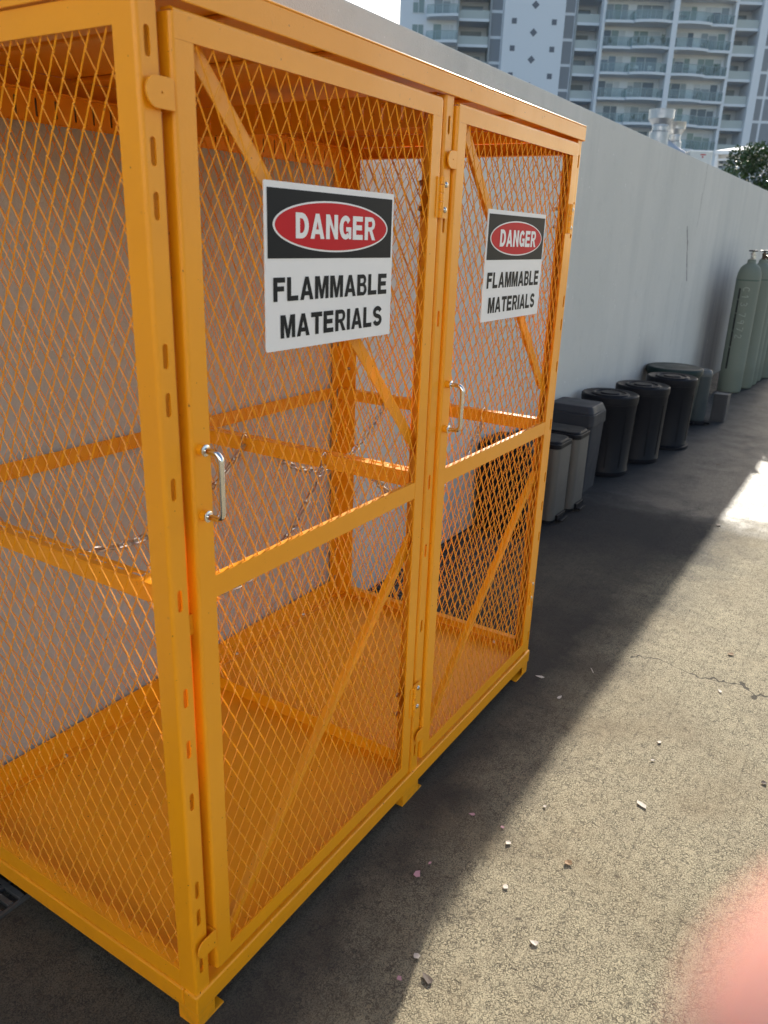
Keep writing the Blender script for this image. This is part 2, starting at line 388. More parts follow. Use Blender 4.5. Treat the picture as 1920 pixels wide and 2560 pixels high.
# ------------------------------------------------------------------ unseen pale building, added behind the camera to bounce sunlight
nb = empty('bounce_building', (-15, -8, 0), 'unseen pale building added behind the camera to bounce sunlight onto the cage', 'building')
MB().box(-8, 0, -14, 15, 3.6, 11).build('wall', BWHITE, nb)
MB().box(-8, .05, -14.05, 15.05, 0, 3.599).build('bounce_cut_base', BOUNCE_CUT, nb)  # dark lower part, added so the bounce comes from higher up
MB().box(-8.2, .25, -14.2, 15.2, 11.001, 11.4).build('roof', BGREY, nb)
for z in (4.3, 7.6):
    for y in (-11, -5.5, 0, 5.5, 11):
        f_ = MB(); f_.box(.001, .05, y-.85, y+.85, z, z+1.5); fo_ = f_.build('window', FRAMEW, nb); MB().box(.051, .056, y-.78, y+.78, z+.07, z+1.43).build('pane', PANES[0], fo_)

# ------------------------------------------------------------------ cage
W, D = 1.55, 0.79
ZB0, ZB1, ZT = 0.0399, 0.0837, 1.6539
cage = empty('gas_storage_cage', (0, 0, 0), 'tall yellow steel mesh storage cage with two doors, standing against the grey wall', 'storage cage')
SLOTS = [(1.602, .034), (1.482, .034), (1.419, .034), (1.231, .034), (1.165, .034), (1.043, .034), (0.868, .036), (0.70, .034), (0.605, .034), (0.502, .034), (0.316, .037), (0.255, .036), (0.144, .036)]
def post(front, name='post'):
    """front: (x0,x1, slot x, side: -1 left fold, +1 right fold, 0 both)"""
    x0, x1, sx, sd = front; m = MB(); f = 0.006
    a = x0 + (f if sd <= 0 else 0); b = x1 - (f if sd >= 0 else 0)
    vis = SLOTS if sd < 0 else (SLOTS[0:4]+SLOTS[6:8]+SLOTS[9:10]+SLOTS[12:] if sd == 0 else SLOTS)
    m.plate(rect(a, b, ZB0+.002, ZT), [stadium(sx, z, 0.0092, h) for z, h in vis], 0.003, XZ(0))
    dep = 0.040
    for s, xe in ((-1, x0), (1, x1)):
        if sd == 0 or s == sd:
            # quarter round fold
            pr = []
            for k in range(6):
                an = PI/2*k/5; pr.append((xe - s*f + s*f*math.sin(an), f - f*math.cos(an)))
            for k in range(5, -1, -1):
                an = PI/2*k/5; q = f-0.003; pr.append((xe - s*f + s*q*math.sin(an), f - q*math.cos(an)))
            m.prism(pr, ZB0+.002, ZT)
            xa, xb = sorted((xe, xe - s*0.003))
            m.box(xa, xb, f, dep if sd else 0.028, ZB0+.002, ZT)
    return m.build(name, YEL, cage, smooth=True)
post((0, 0.0325, 0.0165, -1)); post((W-0.0325, W, W-0.0165, 1)); post((0.7615, 0.7985, 0.7785, 0))
for sx in (0, 1):
    m = MB(); xe = W if sx else 0; s = -1 if sx else 1
    m.plate(rect(min(xe, xe+s*.06), max(xe, xe+s*.06), ZB0+.002, ZT), [stadium(xe+s*.03, z, 0.0092, h) for z, h in SLOTS], 0.003, XZ(D-.003))
    m.box(min(xe, xe+s*.003), max(xe, xe+s*.003), D-.06, D-.0031, ZB0+.002, ZT)
    m.build('post', YEL, cage, bevel=0.0008)
# door stops closing the gaps behind the door edges
for xa, xb in ((.0036, .060), (.7300, .7600), (.8000, .8300), (1.5000, W-.0036)):
    MB().box(xa, xb, .0262, .0285, .100, 1.648).build('door_stop', YEL, cage)
# base rails
def rail(x0, x1, y0, y1):
    return MB().box(x0, x1, y0, y1, ZB0, ZB1)
rail(-.0045, W+.0045, -.0045, .030).build('base_rail', YEL, cage, bevel=0.0045, seg=3)
rail(-.0045, .030, .0305, D-.0305).build('base_rail', YEL, cage, bevel=0.0045, seg=3)
rail(W-.030, W+.0045, .0305, D-.0305).build('base_rail', YEL, cage, bevel=0.0045, seg=3)
rail(-.0045, W+.0045, D-.030, D+.0045).build('base_rail', YEL, cage, bevel=0.0045, seg=3)
# feet
def foot(x0, x1, y, s, dirx, lx):
    m = MB(); ya, yb = sorted((y, y+s*.0035))
    m.box(x0, x1, ya, yb, 0.0045, ZB0-.0004)
    xe = x0 if dirx > 0 else x1; xa, xb = sorted((xe, xe+dirx*.0035))
    y1a, y1b = sorted((y+s*.0036, y+s*.05)); m.box(xa, xb, y1a, y1b, 0.0045, ZB0-.0004)
    la, lb = (x0, lx) if dirx > 0 else (lx, x1)
    y2a, y2b = sorted((y+s*.0005, y+s*.0495)); m.box(la, lb, y2a, y2b, 0.0, 0.0044)
    m.build('foot', YEL, cage, bevel=0.001)
for y, s in ((-.001, 1), (D+.001, -1)):
    foot(0, .0435, y, s, 1, .067); foot(.727, .805, y, s, 1, .826); foot(W-.040, W, y, s, -1, W-.085)
# floor, roof
fl = MB(); fl.box(.0035, W-.0035, .031, D-.031, .0795, .0835)
fl.box(.0035, W-.0035, .0305, .032, .0836, .087).build('floor_plate', YEL, cage)
rf = MB()
rf.box(-.0055, W+.0055, -.0055, D+.0055, 1.6885, 1.6919)
rf.box(-.0055, W+.0055, -.0055, -.0025, ZT, 1.6884); rf.box(-.0055, W+.0055, D+.0025, D+.0055, ZT, 1.6884)
rf.box(-.0055, -.0025, -.0024, D+.0024, ZT, 1.6884); rf.box(W+.0025, W+.0055, -.0024, D+.0024, ZT, 1.6884)
rf.build('roof', YEL, cage, bevel=0.0022, seg=3)
hd = MB(); hd.box(.034, W-.034, .006, .009, 1.664, 1.688).build('header_strip', YEL, cage)
# ceiling ribs seen from below
rb = MB()
for x in (0.26, 0.52, 1.03, 1.29): MB().box(x-.012, x+.012, .012, D-.012, 1.679, 1.6883).build('roof_rib', YEL, cage, bevel=.003)

# expanded metal --------------------------------------------------
def mesh_panel(u0, u1, v0, v1, pu, pv, uo, vo, M, wdt=.0021, th=.0012, bond=.0013, flip=1):
    m = MB(); hp, hv = pu/2, pv/2
    i0 = int((u0-uo)/pu)-2; i1 = int((u1-uo)/pu)+2; j0 = int((v0-vo)/hv)-2; j1 = int((v1-vo)/hv)+2
    tilt = 0.00095*flip
    def clip(a, b):
        # Liang-Barsky in (u,v), carry w
        t0, t1 = 0.0, 1.0; du = b[0]-a[0]; dv = b[1]-a[1]
        for p, q in ((-du, a[0]-u0), (du, u1-a[0]), (-dv, a[1]-v0), (dv, v1-a[1])):
            if abs(p) < 1e-12:
                if q < 0: return None
            else:
                t = q/p
                if p < 0: t0 = max(t0, t)
                else: t1 = min(t1, t)
        if t0 >= t1-1e-6: return None
        L = lambda t: tuple(a[k]+(b[k]-a[k])*t for k in range(3))
        return L(t0), L(t1)
    def seg(a, b, w_, t_):
        r = clip(a, b)
        if r is None: return
        a, b = r; d = Vector((b[0]-a[0], b[1]-a[1], 0)); Ln = d.length
        if Ln < 1e-5: return
        d /= Ln; nx = Vector((-d.y, d.x, 0)); 
        if nx.x < 0: nx = -nx
        nt_ = (nx + Vector((0, 0, 1.05*flip*(1 if d.x*d.y > 0 else -1)))).normalized(); bz = Vector((d.x, d.y, 0)).cross(nt_)
        vs = [Vector(p)+nt_*(i*w_/2)+bz*(j*t_/2) for p in (a, b) for i, j in ((-1, -1), (1, -1), (1, 1), (-1, 1))]
        m.add([M @ q for q in vs], [(0, 1, 5, 4), (1, 2, 6, 5), (2, 3, 7, 6), (3, 0, 4, 7)])
    for j in range(j0, j1+1):
        for i in range(i0, i1+1):
            cu_ = uo + i*pu + (hp if j % 2 else 0); cv = vo + j*hv
            seg((cu_, cv-bond, -tilt), (cu_, cv+bond, tilt), wdt*1.35, th*1.1)
            for s in (-1, 1):
                seg((cu_, cv+bond, tilt), (cu_+s*hp, cv+hv-bond, -tilt), wdt, th)
    return m
# left side panel
def side_panel(xf, s, yo0, yo1, ins, name):
    """frame at face xf going inward with sign s"""
    m = MB(); xa, xb = sorted((xf+s*.0002, xf+s*.0032))
    zb, zt = 0.1216, 1.6184
    if yo0 > .0405: m.box(xa, xb, .0405, yo0, ZB1+.001, zt-.0002)
    m.box(xa, xb, .0062, D-.0065, zt, ZT-.001)
    m.box(xa, xb, .0405, D-.0605, ZB1+.001, zb)
    xc, xd = sorted((xf+s*.0033, xf+s*.024))
    m.box(xc, xd, .042, D-.062, zt, zt+.0025); m.box(xc, xd, .042, D-.062, zb-.0025, zb)
    m.box(xc, xd, .0385, .041, zb, zt); 
    fr = m.build(name, YEL, cage, bevel=0.0007)
    mesh_panel(.036, D-.055, zb-.004, zt+.004, .0315, .0595, .16, 1.6, YZ(xf+s*.0055), flip=s).build('expanded_mesh', YEL, fr)
    return fr
side_panel(0.0, 1, .0, .73, 0, 'side_panel'); side_panel(W, -1, .05, .73, 0, 'side_panel')
# back panel
m = MB(); m.box(.0605, W-.0605, D-.006, D-.0032, ZB1+.001, .150); m.box(.004, W-.004, D-.030, D-.0062, ZB1+.001, ZB1+.004)
bk = m.build('back_panel', YEL, cage, bevel=0.0007)
MB().box(.0605, W-.0605, D-.0062, D-.0032, .849, .888).build('back_rail', YEL, cage, bevel=.0007)
m = MB(); m.plate(rect(.0605, W-.0605, 1.592, ZT), [stadium(.085+.048*i, 1.622, .0055, .036) for i in range(29)], .003, XZ(D-.0062))
m.box(.004, W-.004, D-.032, D-.0064, ZT-.004, ZT-.001); m.build('back_beam', YEL, cage, bevel=.0007)
mesh_panel(.055, W-.055, .146, 1.596, .030, .0595, .095, 1.612, XZ(D-.0085)).build('expanded_mesh', YEL, bk)
# middle divider
XM = 0.776
m = MB(); m.box(XM, XM+.003, .030, D-.006, ZB1+.0005, .121); m.box(XM+.0031, XM+.03, .032, D-.033, ZB1+.0005, ZB1+.003)
dv = m.build('divider_panel', YEL, cage, bevel=0.0007)
m = MB(); m.plate(rect(.030, D-.034, 1.600, 1.662), [stadium(.06+.048*i, 1.63, .0055, .036) for i in range(15)], .003, YZ(XM))
m.box(XM+.0031, XM+.035, .030, D-.034, 1.659, 1.662); m.build('divider_beam', YEL, cage, bevel=0.0007)
mesh_panel(.032, D-.012, .119, 1.603, .0315, .0595, .16, 1.6, YZ(XM+.005), flip=-1).build('expanded_mesh', YEL, dv)
# retaining bars (slotted angles)
def bar_angle(x, z0, z1, y0, y1, wd_, name='slotted_bar'):
    m = MB(); m.box(x, x+.0028, y0, y1, z0, z1-.0029)
    M = basis((x, 0, z1-.0028), (1, 0, 0), (0, 1, 0), (0, 0, 1))
    n = int((y1-y0-.04)/.048)
    def hstad(cx, cy): return [(cx+(a-0)*1.0, cy+b) for a, b in [(p[0], p[1]) for p in stadium(0, 0, .008, .030)]]
    m.plate(rect(0, wd_, y0, y1), [hstad(wd_*.55, y0+.036+.048*i) for i in range(n)], .0028, M)
    o = m.build(name, YEL, cage, bevel=0.0009)
    return o
bar_angle(.0838, .7975, .8323, .012, D-.010, .032); 
for ya, yb in ((.009, .0118), (D-.0098, D-.0072)): MB().box(.004, .0836, ya, yb, .797, .832).build('bar_bracket', YEL, cage, bevel=.0006)
bar_angle(XM+.0052, .8567-.012, .8820, .026, D-.012, .036); bar_angle(W-.034, .8567-.012, .8820, .006, D-.008, .026)
# doors -----------------------------------------------------------
DZ0, DZ1, DY = 0.1007, 1.6459, -0.006
def door(x0, x1, mx0, mx1, b_up, b_lo):
    m = MB(); t = .003; y0, y1 = DY, DY+t; zb, zt = .1377, 1.6111; dep = .022; rr = .006
    # flat faces (rounded folds at the outer edge)
    m.box(x0+rr, x1-rr, y0, y1, zt+.0003, DZ1-rr); m.box(x0+rr, x1-rr, y0, y1, DZ0+rr, zb-.0003)
    m.box(x0+rr, mx0, y0, y1, zb, zt); m.box(mx1, x1-rr, y0, y1, zb, zt)
    m.box(mx0+.0003, mx1-.0003, y0+.0004, y1, .8499, .8871)
    def fold(p0, p1, out):
        out = Vector(out); ps = []
        for rad in (rr, rr-t):
            row = []
            for k in range(6):
                an = PI/2*k/5; row.append(out*(rad*math.sin(an)-rr) + Vector((0, rr-rad*math.cos(an), 0)))
            ps += row if rad == rr else row[::-1]
        n = len(ps); vs = [Vector(p0)+q for q in ps]+[Vector(p1)+q for q in ps]
        m.add(vs, [tuple(range(n)), tuple(range(2*n-1, n-1, -1))]+[(i, (i+1) % n, n+(i+1) % n, n+i) for i in range(n)])
    fold((x0, y0, DZ0+rr), (x0, y0, DZ1-rr), (-1, 0, 0)); fold((x1, y0, DZ0+rr), (x1, y0, DZ1-rr), (1, 0, 0))
    fold((x0+rr, y0, DZ1), (x1-rr, y0, DZ1), (0, 0, 1)); fold((x0+rr, y0, DZ0), (x1-rr, y0, DZ0), (0, 0, -1))
    m.box(x0, x0+t, y0+rr, y0+dep, DZ0+rr, DZ1-rr); m.box(x1-t, x1, y0+rr, y0+dep, DZ0+rr, DZ1-rr)
    m.box(x0+rr, x1-rr, y0+rr, y0+dep, DZ1-t, DZ1); m.box(x0+rr, x1-rr, y0+rr, y0+dep, DZ0, DZ0+t)
    m.box(mx0, mx1, y1+.0001, y1+.0075, .8847, .8871)
    d = m.build('door', YEL, cage, smooth=True)
    mesh_panel(mx0-.004, mx1+.004, zb-.004, zt+.004, .030, .0595, .095 if x0 < .5 else .864, 1.612, XZ(DY+.0052)).build('expanded_mesh', YEL, d)
    for (a, b), bw in ((b_up, .026), (b_lo, .016)):
        q = MB(); pa = Vector((a[0], .0125, a[1])); pb = Vector((b[0], .0125, b[1])); dr = (pb-pa).normalized()
        nrm = Vector((-dr.z, 0, dr.x)); nrm = nrm if nrm.z > 0 else -nrm
        q.bar(pa, pb, bw, .0025, nrm)
        off = nrm*(bw/2+.0015) + Vector((0, bw/2-.0005, 0)); q.bar(pa+off, pb+off, bw-.001, .0025, (0, 1, 0))
        q.build('brace', YEL, d, bevel=.0010)
    return d
d1 = door(.049, .7436, .0862, .7040, ((.098, 1.612), (.735, .948)), ((.742, .745), (.096, .138)))
d2 = door(.8037, 1.5122, .8425, 1.4725, ((.868, 1.612), (1.485, .968)), ((1.49, .720), (.852, .138)))
def handle(dr, x, z0, z1):
    y0 = DY; L = .040; R_ = .013
    pts = [(x, y0-.012, z0)]
    for k in range(7):
        a = PI/2*k/6; pts.append((x, y0-L+R_-R_*math.sin(a), z0+R_-R_*math.cos(a)))
    for k in range(7):
        a = PI/2*k/6; pts.append((x, y0-L+R_-R_*math.cos(a), z1-R_+R_*math.sin(a)))
    pts.append((x, y0-.012, z1))
    h = MB(); h.tube(pts, .0050, 14)
    for z in (z0, z1): h.lathe([(.0078, -.0125), (.0088, -.0118), (.0088, -.0105), (.0062, -.0098), (.0062, -.009)][::-1], 18, (x, y0, z), 'y')
    ho = h.build('handle', CHROME, dr, smooth=True)
    for z in (z0, z1): MB().lathe([(.0085, -.0002), (.0085, -.0102), (.004, -.0102)], 20, (x, y0, z), 'y').build('handle_boss', YEL, dr, smooth=True)
handle(d1, .066, .9925, 1.0935); handle(d2, .823, .986, 1.087)
def hinge(dr, x, z0, z1):
    m = MB(); y = DY-.0035
    m.box(x-.012, x, -.0082, -.0063, z0+.001, z1-.001)
    m.box(x+.006, x+.041, -.0058, -.0032, z0, z1); m.box(x+.010, x+.040, -.0031, -.0004, z0+.004, z1-.004)
    n = 5; hgt = (z1-z0)/n
    for i in range(n): m.lathe([(.0048, .0006), (.0054, .0012), (.0054, hgt-.0012), (.0048, hgt-.0006)], 14, (x+.0045, -.0092, z0+i*hgt))
    h = m.build('hinge', YEL, dr, smooth=True)
    for z in (z1-.014, z0+.016): MB().lathe([(.0060, -.0058), (.0059, -.0070), (.0047, -.0086), (.0028, -.0096), (.0001, -.0099)], 16, (x+.027, 0, z), 'y').build('screw', ZINC, dr, smooth=True)
    for z in (z1-.014, z0+.016): MB().lathe([(.0055, 0), (.0053, .003), (.0035, .006), (.0001, .007)], 14, (x-.030, .017, z), 'y').build('screw', ZINC, dr, smooth=True)
hinge(d1, .7415, 1.430, 1.507); hinge(d1, .7395, .269, .352); hinge(d2, 1.4830, 1.415, 1.492); hinge(d2, 1.4790, .281, .361)
def latch(dr, x0, x1, z0, z1, tip):
    m = MB(); zc = (z0+z1)/2; r = (z1-z0)/2; p = [(x1, z0), (x1, z1)]
    for k in range(11):
        a = PI/2+PI*k/10; p.append((x0+r*.9+r*.9*math.cos(a), zc+r*math.sin(a)))
    M = basis((0, -.0092, 0), (1, 0, 0), (0, 0, 1), (0, 1, 0))
    hole = [(x0+(x1-x0)*.55+.0014*math.cos(-a*PI/4), zc+.0014*math.sin(-a*PI/4)) for a in range(8)]
    m.plate(p, [hole], .003, M)
    m.box(x1-.003, x1, -.0061, DY+.020, z0, z1)
    m.build('latch_tab', YEL, dr, bevel=.0007)
latch(d1, .003, .0475, 1.530, 1.566, 1); latch(d1, .003, .0475, .168, .205, 1)
latch(d2, .767, .8027, 1.524, 1.557, 1); latch(d2, .767, .8027, .172, .204, 1)
# bolts
for x, y in ((.789, .392), (.79, .106), (.024, .381), (.022, .098), (1.53, .119), (1.53, .40)):
    MB().lathe([(.0065, .0836), (.0065, .0865), (.005, .0895), (.0001, .091)], 12, (x, y, 0)).build('bolt', ZINC, cage, smooth=True)
for x, y in ((.30, D-.02), (.95, D-.02), (1.3, D-.02)):
    MB().lathe([(.0065, .088), (.0065, .0905), (.005, .0935), (.0001, .095)], 12, (x, y, 0)).build('bolt', ZINC, cage, smooth=True)
for y, z in ((D-.02, 1.53), (D-.02, .95)):
    MB().lathe([(.006, -.0032), (.006, -.006), (.004, -.009), (.0001, -.010)], 12, (W, y-.012, z), 'x').build('bolt', ZINC, cage, smooth=True)
for y in (.62, .35):
    MB().lathe([(.006, 1.6589), (.006, 1.656), (.004, 1.653), (.0001, 1.652)][::-1], 12, (XM+.02, y, 0)).build('bolt', ZINC, cage, smooth=True)

# ------------------------------------------------------------------ signs
def arc(cx, cy, rx, ry, a0, a1, n=18):
    return [(cx+rx*math.cos(math.radians(a0+(a1-a0)*k/n)), cy+ry*math.sin(math.radians(a0+(a1-a0)*k/n))) for k in range(n+1)]
def stroke(path, hw, hh):
    """band around a centre line; half thickness hw for vertical runs and hh for horizontal ones"""
    L, Rr = [], []; n = len(path)
    for i, p in enumerate(path):
        a = path[max(i-1, 0)]; c = path[min(i+1, n-1)]; dx, dy = c[0]-a[0], c[1]-a[1]; q = math.hypot(dx, dy) or 1
        nx, ny = -dy/q, dx/q; t = 1/math.sqrt((nx/hw)**2+(ny/hh)**2)
        L.append((p[0]+nx*t, p[1]+ny*t)); Rr.append((p[0]-nx*t, p[1]-ny*t))
    return L+Rr[::-1]
V_, H_ = .30, .215
def glyph(c):
    v, h = V_, H_
    if c == 'F': return [([(0, 0), (v, 0), (v, .42), (.78, .42), (.78, .42+h), (v, .42+h), (v, 1-h), (.86, 1-h), (.86, 1), (0, 1)], [])], .88
    if c == 'E': return [([(0, 0), (.88, 0), (.88, h), (v, h), (v, .41), (.80, .41), (.80, .41+h), (v, .41+h), (v, 1-h), (.86, 1-h), (.86, 1), (0, 1)], [])], .92
    if c == 'L': return [([(0, 0), (.84, 0), (.84, h), (v, h), (v, 1), (0, 1)], [])], .86
    if c == 'I': return [([(0, 0), (v, 0), (v, 1), (0, 1)], [])], v
    if c == 'T': return [([(.34, 0), (.34+v, 0), (.34+v, 1-h), (.93, 1-h), (.93, 1), (0, 1), (0, 1-h), (.34, 1-h)], [])], .93
    if c == 'N': return [([(0, 0), (v, 0), (v, .62), (.70, 0), (.95, 0), (.95, 1), (.95-v, 1), (.95-v, .38), (v, 1), (0, 1)], [])], .95
    if c == 'M': return [([(0, 0), (.27, 0), (.27, .62), (.455, 0), (.675, 0), (.86, .62), (.86, 0), (1.13, 0), (1.13, 1), (.75, 1), (.565, .38), (.38, 1), (0, 1)], [])], 1.13
    if c == 'A': return [([(0, 0), (.29, 0), (.355, .19), (.695, .19), (.76, 0), (1.05, 0), (.665, 1), (.385, 1)], [[(.42, .375), (.525, .69), (.63, .375)]])], 1.05
    if c == 'D': return [([(0, 0), (.42, 0)]+arc(.42, .5, .52, .5, -90, 90)+[(0, 1)], [[(v, h), (v, 1-h), (.42, 1-h)]+arc(.42, .5, .52-v, .5-h, 90, -90)])], .94
    if c == 'B':
        o = [(0, 0), (.55, 0)]+arc(.55, .285, .36, .285, -90, 62, 12)+arc(.53, .745, .32, .255, -52, 90, 12)+[(0, 1)]
        return [(o, [[(v, h*.9), (v, .44), (.53, .44)]+arc(.53, .30, .13, .14, 90, -90, 8), [(v, .60), (v, 1-h*.9), (.51, 1-h*.9)]+arc(.51, .716, .11, .112, 90, -90, 8)])], .92
    if c == 'R':
        o = [(0, 0), (v, 0), (v, .385), (.42, .385), (.66, 0), (.97, 0), (.67, .43)]+arc(.55, .71, .37, .29, -58, 90, 14)+[(0, 1)]
        return [(o, [[(v, .56), (v, 1-h*.9), (.54, 1-h*.9)]+arc(.54, .697, .13, .136, 90, -90, 8)])], .95
    if c == 'S':
        p = arc(.46, .70, .31, .193, 12, 265, 20)+arc(.46, .30, .32, .193, 85, -168, 20)
        return [(stroke(p, V_/2, H_/2), [])], .92
    if c == 'G':
        p = arc(.50, .5, .35, .393, 38, 312, 26)
        return [(stroke(p, V_/2, H_/2), []), ([(.52, .36), (.98, .36), (.98, .05), (.80, .02), (.74, .15), (.74, .53-H_+.04), (.52, .53-H_+.04)][0:0]+[(.54, .37), (.98, .37), (.98, .06), (.81, .06), (.74, .20), (.74, .22)][0:0]+[(.54, .34), (.54, .52), (.98, .52), (.98, .02), (.78, .02), (.74, .15), (.74, .34)], [])], .98
def text_mesh(txt, x0, x1, z0, capz, y, gap=.125):
    gl = [glyph(c) for c in txt]; tot = sum(a for _, a in gl)+gap*(len(txt)-1); sx = (x1-x0)/tot; m = MB(); cx = x0
    for polys, adv in gl:
        for k, (o, hs) in enumerate(polys):
            T = lambda P: [(cx+px*sx, z0+pz*capz) for px, pz in P]
            m.plate(T(o), [T(q) for q in hs], 0, XZ(y-.00012*k))
        cx += (adv+gap)*sx
    return m
def sign(x0, z0, wd_, h, label, rot):
    e = empty('danger_sign', (x0, DY-.0012, z0), label, 'warning sign', 'danger signs on the cage doors')
    e.rotation_euler = (0, rot, 0)
    p = MB(); p.plate(rrect(0, wd_, 0, h, .003), [], .0016, XZ(-.0016)); p.build('sign_plate', SIGNW, e)
    k = MB(); k.plate(rect(.017*wd_, .983*wd_, .560*h, .962*h), [], 0, XZ(-.0021)); k.build('black_header', SIGNK, e)
    def ell(cx, cz, rx, rz): return [(cx+rx*math.cos(2*PI*i/64), cz+rz*math.sin(2*PI*i/64)) for i in range(64)]
    cx, cz = .497*wd_, .756*h
    k = MB(); k.plate(ell(cx, cz, .447*wd_, .158*h), [], 0, XZ(-.0025)); k.build('oval_border', SIGNW, e)
    k = MB(); k.plate(ell(cx, cz, .434*wd_, .147*h), [], 0, XZ(-.0029)); k.build('red_oval', SIGNR, e)
    text_mesh('DANGER', .200*wd_, .826*wd_, .680*h, .152*h, -.0034).build('danger_word', SIGNW, e)
    text_mesh('FLAMMABLE', .050*wd_, .957*wd_, .303*h, .145*h, -.0022).build('flammable_word', SIGNK, e)
    text_mesh('MATERIALS', .096*wd_, .916*wd_, .074*h, .145*h, -.0022).build('materials_word', SIGNK, e)
    return e
sign(.2116, 1.2173, .3573, .2468, 'large white danger flammable materials sign on the nearer mesh door', 0.0)
sign(.9682, 1.2108, .3446, .2465, 'white danger flammable materials sign on the farther mesh door, smaller in view', 0.0)

# ------------------------------------------------------------------ chains
def chain(name, pts, label, hook=None):
    """steel chain following the poly curve pts (links alternate)"""
    P = [Vector(p) for p in pts]; m = MB()
    seglen = [0]
    for a, b_ in zip(P, P[1:]): seglen.append(seglen[-1]+(b_-a).length)
    Lk, wr, pitch = .036, .0027, .0270; n = max(2, int(seglen[-1]/pitch))
    def at(s):
        for i in range(len(P)-1):
            if s <= seglen[i+1] or i == len(P)-2:
                return P[i].lerp(P[i+1], (s-seglen[i])/(seglen[i+1]-seglen[i]))
    for i in range(n):
        c = at(seglen[-1]*(i+.5)/n); d = (at(min(seglen[-1], seglen[-1]*(i+1)/n)) - at(seglen[-1]*i/n)).normalized()
        ref = Vector((0.3, 1, 0.2)) if abs(d.y) < .9 else Vector((1, 0, 0)); x = d.cross(ref).normalized(); y = d.cross(x)
        ang = (PI/2 if i % 2 else 0)+random.uniform(-.35, .35); sd = x*math.cos(ang)+y*math.sin(ang)
        ring = []; hl = Lk/2-.0065; r = .0065
        for k in range(7): a = -PI/2+PI*k/6; ring.append(c+d*(hl+r*math.cos(a))+sd*(r*math.sin(a)))
        for k in range(7): a = PI/2+PI*k/6; ring.append(c+d*(-hl+r*math.cos(a))+sd*(r*math.sin(a)))
        m.tube(ring, wr, 6, closed=True)
    root = empty(name, P[0], label, 'chain', 'restraint chains in the cage')
    m.v = [tuple(Vector(v)-P[0]) for v in m.v]
    m.build('chain_links', CHAINM, root, smooth=True)
    for q in hook or ():
        h = MB(); q = Vector(q)-P[0]
        pts2 = [q+Vector((-.004, 0, -.030)), q+Vector((-.006, 0, -.012)), q+Vector((-.005, 0, .002)), q+Vector((.002, 0, .008)), q+Vector((.010, 0, .003)), q+Vector((.012, 0, -.012))]
        h.tube(pts2, .0026, 8); h.build('hook', CHROME, root, smooth=True)
    return root
def cat(a, b, sag, n=14):
    a = Vector(a); b = Vector(b)
    return [a.lerp(b, t/n)-Vector((0, 0, sag*4*(t/n)*(1-t/n))) for t in range(n+1)]
chain('steel_chain', cat((.102, .37, .828), (.772, .554, .862), .075), 'steel chain slung between the left and middle bars, farther from the doors', hook=[(.772, .554, .884)])
chain('steel_chain', cat((.102, .18, .828), (.772, .295, .855), .15), 'steel chain slung between the left and middle bars, nearer the doors', hook=[(.772, .295, .880)])
chain('steel_chain', cat((.800, .489, .850), (1.520, .582, .862), .13), 'steel chain slung from the middle bar to the far bar, nearer the wall', hook=[(1.512, .582, .880)])
chain('steel_chain', cat((.800, .176, .850), (1.520, .218, .850), .15), 'steel chain slung from the middle bar to the far bar, nearer the doors', hook=[(1.512, .218, .884)])

# ------------------------------------------------------------------ drain grate along the wall
gm = MB()
xg0, xg1, yg0, yg1 = -1.2, 2.62, .530, .770
n = int((xg1-xg0)/.026)
for i in range(n): gm.box(xg0+.026*i, xg0+.026*i+.011, yg0, yg1, .0010, .0110)
for yv in (yg0-.008, .585, .640, .695, yg1): gm.box(xg0, xg1, yv, yv+.007, .0012, .0095)
tag(gm.build('drain_grate', IRON), 'dark slotted drain grate lying along the foot of the wall under the cage', 'drain grate')

# ------------------------------------------------------------------ bins
def step_bin(cx0, cx1, y0, y1, h, label, group=None):
    e = empty('step_bin', (cx0, y0, 0), label, 'bin', group); w_, d_ = cx1-cx0, y1-y0
    out = rrect(0, w_, 0, d_, (.015, .015, .035, .035))
    MB().prism(out, .022, h-.036).build('body', STEELBIN, e, smooth=True)
    l = MB(); l.prism(rrect(-.002, w_+.002, -.002, d_+.002, (.015, .015, .036, .036)), h-.0355, h-.012)
    l.prism(rrect(.008, w_-.008, .008, d_-.008, (.015, .015, .048, .048)), h-.0119, h, .96)
    l.build('lid', BLACKP, e, bevel=.003)
    MB().prism(rrect(.004, w_-.004, .004, d_-.004, (.02, .02, .052, .052)), 0, .0215).build('base', BLACKP, e)
    q = MB(); q.box(w_*.30, w_*.78, -.032, .010, .010, .020); q.box(w_*.25, w_*.83, -.012, -.0005, .0205, .045)
    q.build('pedal', BLACKP, e, bevel=.004)
    return e
step_bin(2.985, 3.195, .462, .765, .440, 'slim dull steel step bin right beside the far end of the cage', 'slim steel step bins')
step_bin(3.235, 3.430, .446, .750, .444, 'slim dull steel step bin between the other steel one and the charcoal rectangular bin', 'slim steel step bins')
# black box bin behind the cage mesh
e = empty('rubbish_bin', (2.70, .50, 0), 'black square bin seen only through the mesh of the far cage door', 'bin')
MB().prism(rrect(.01, .23, .01, .27, .03), 0, .40, 1.06).build('body', BLACKP, e, smooth=True)
l = MB(); l.prism(rrect(-.002, .245, -.002, .285, .035), .4003, .445); l.prism(rrect(.004, .238, .004, .277, .03), .4453, .47, .9); l.build('lid', BLACKP, e, bevel=.004)
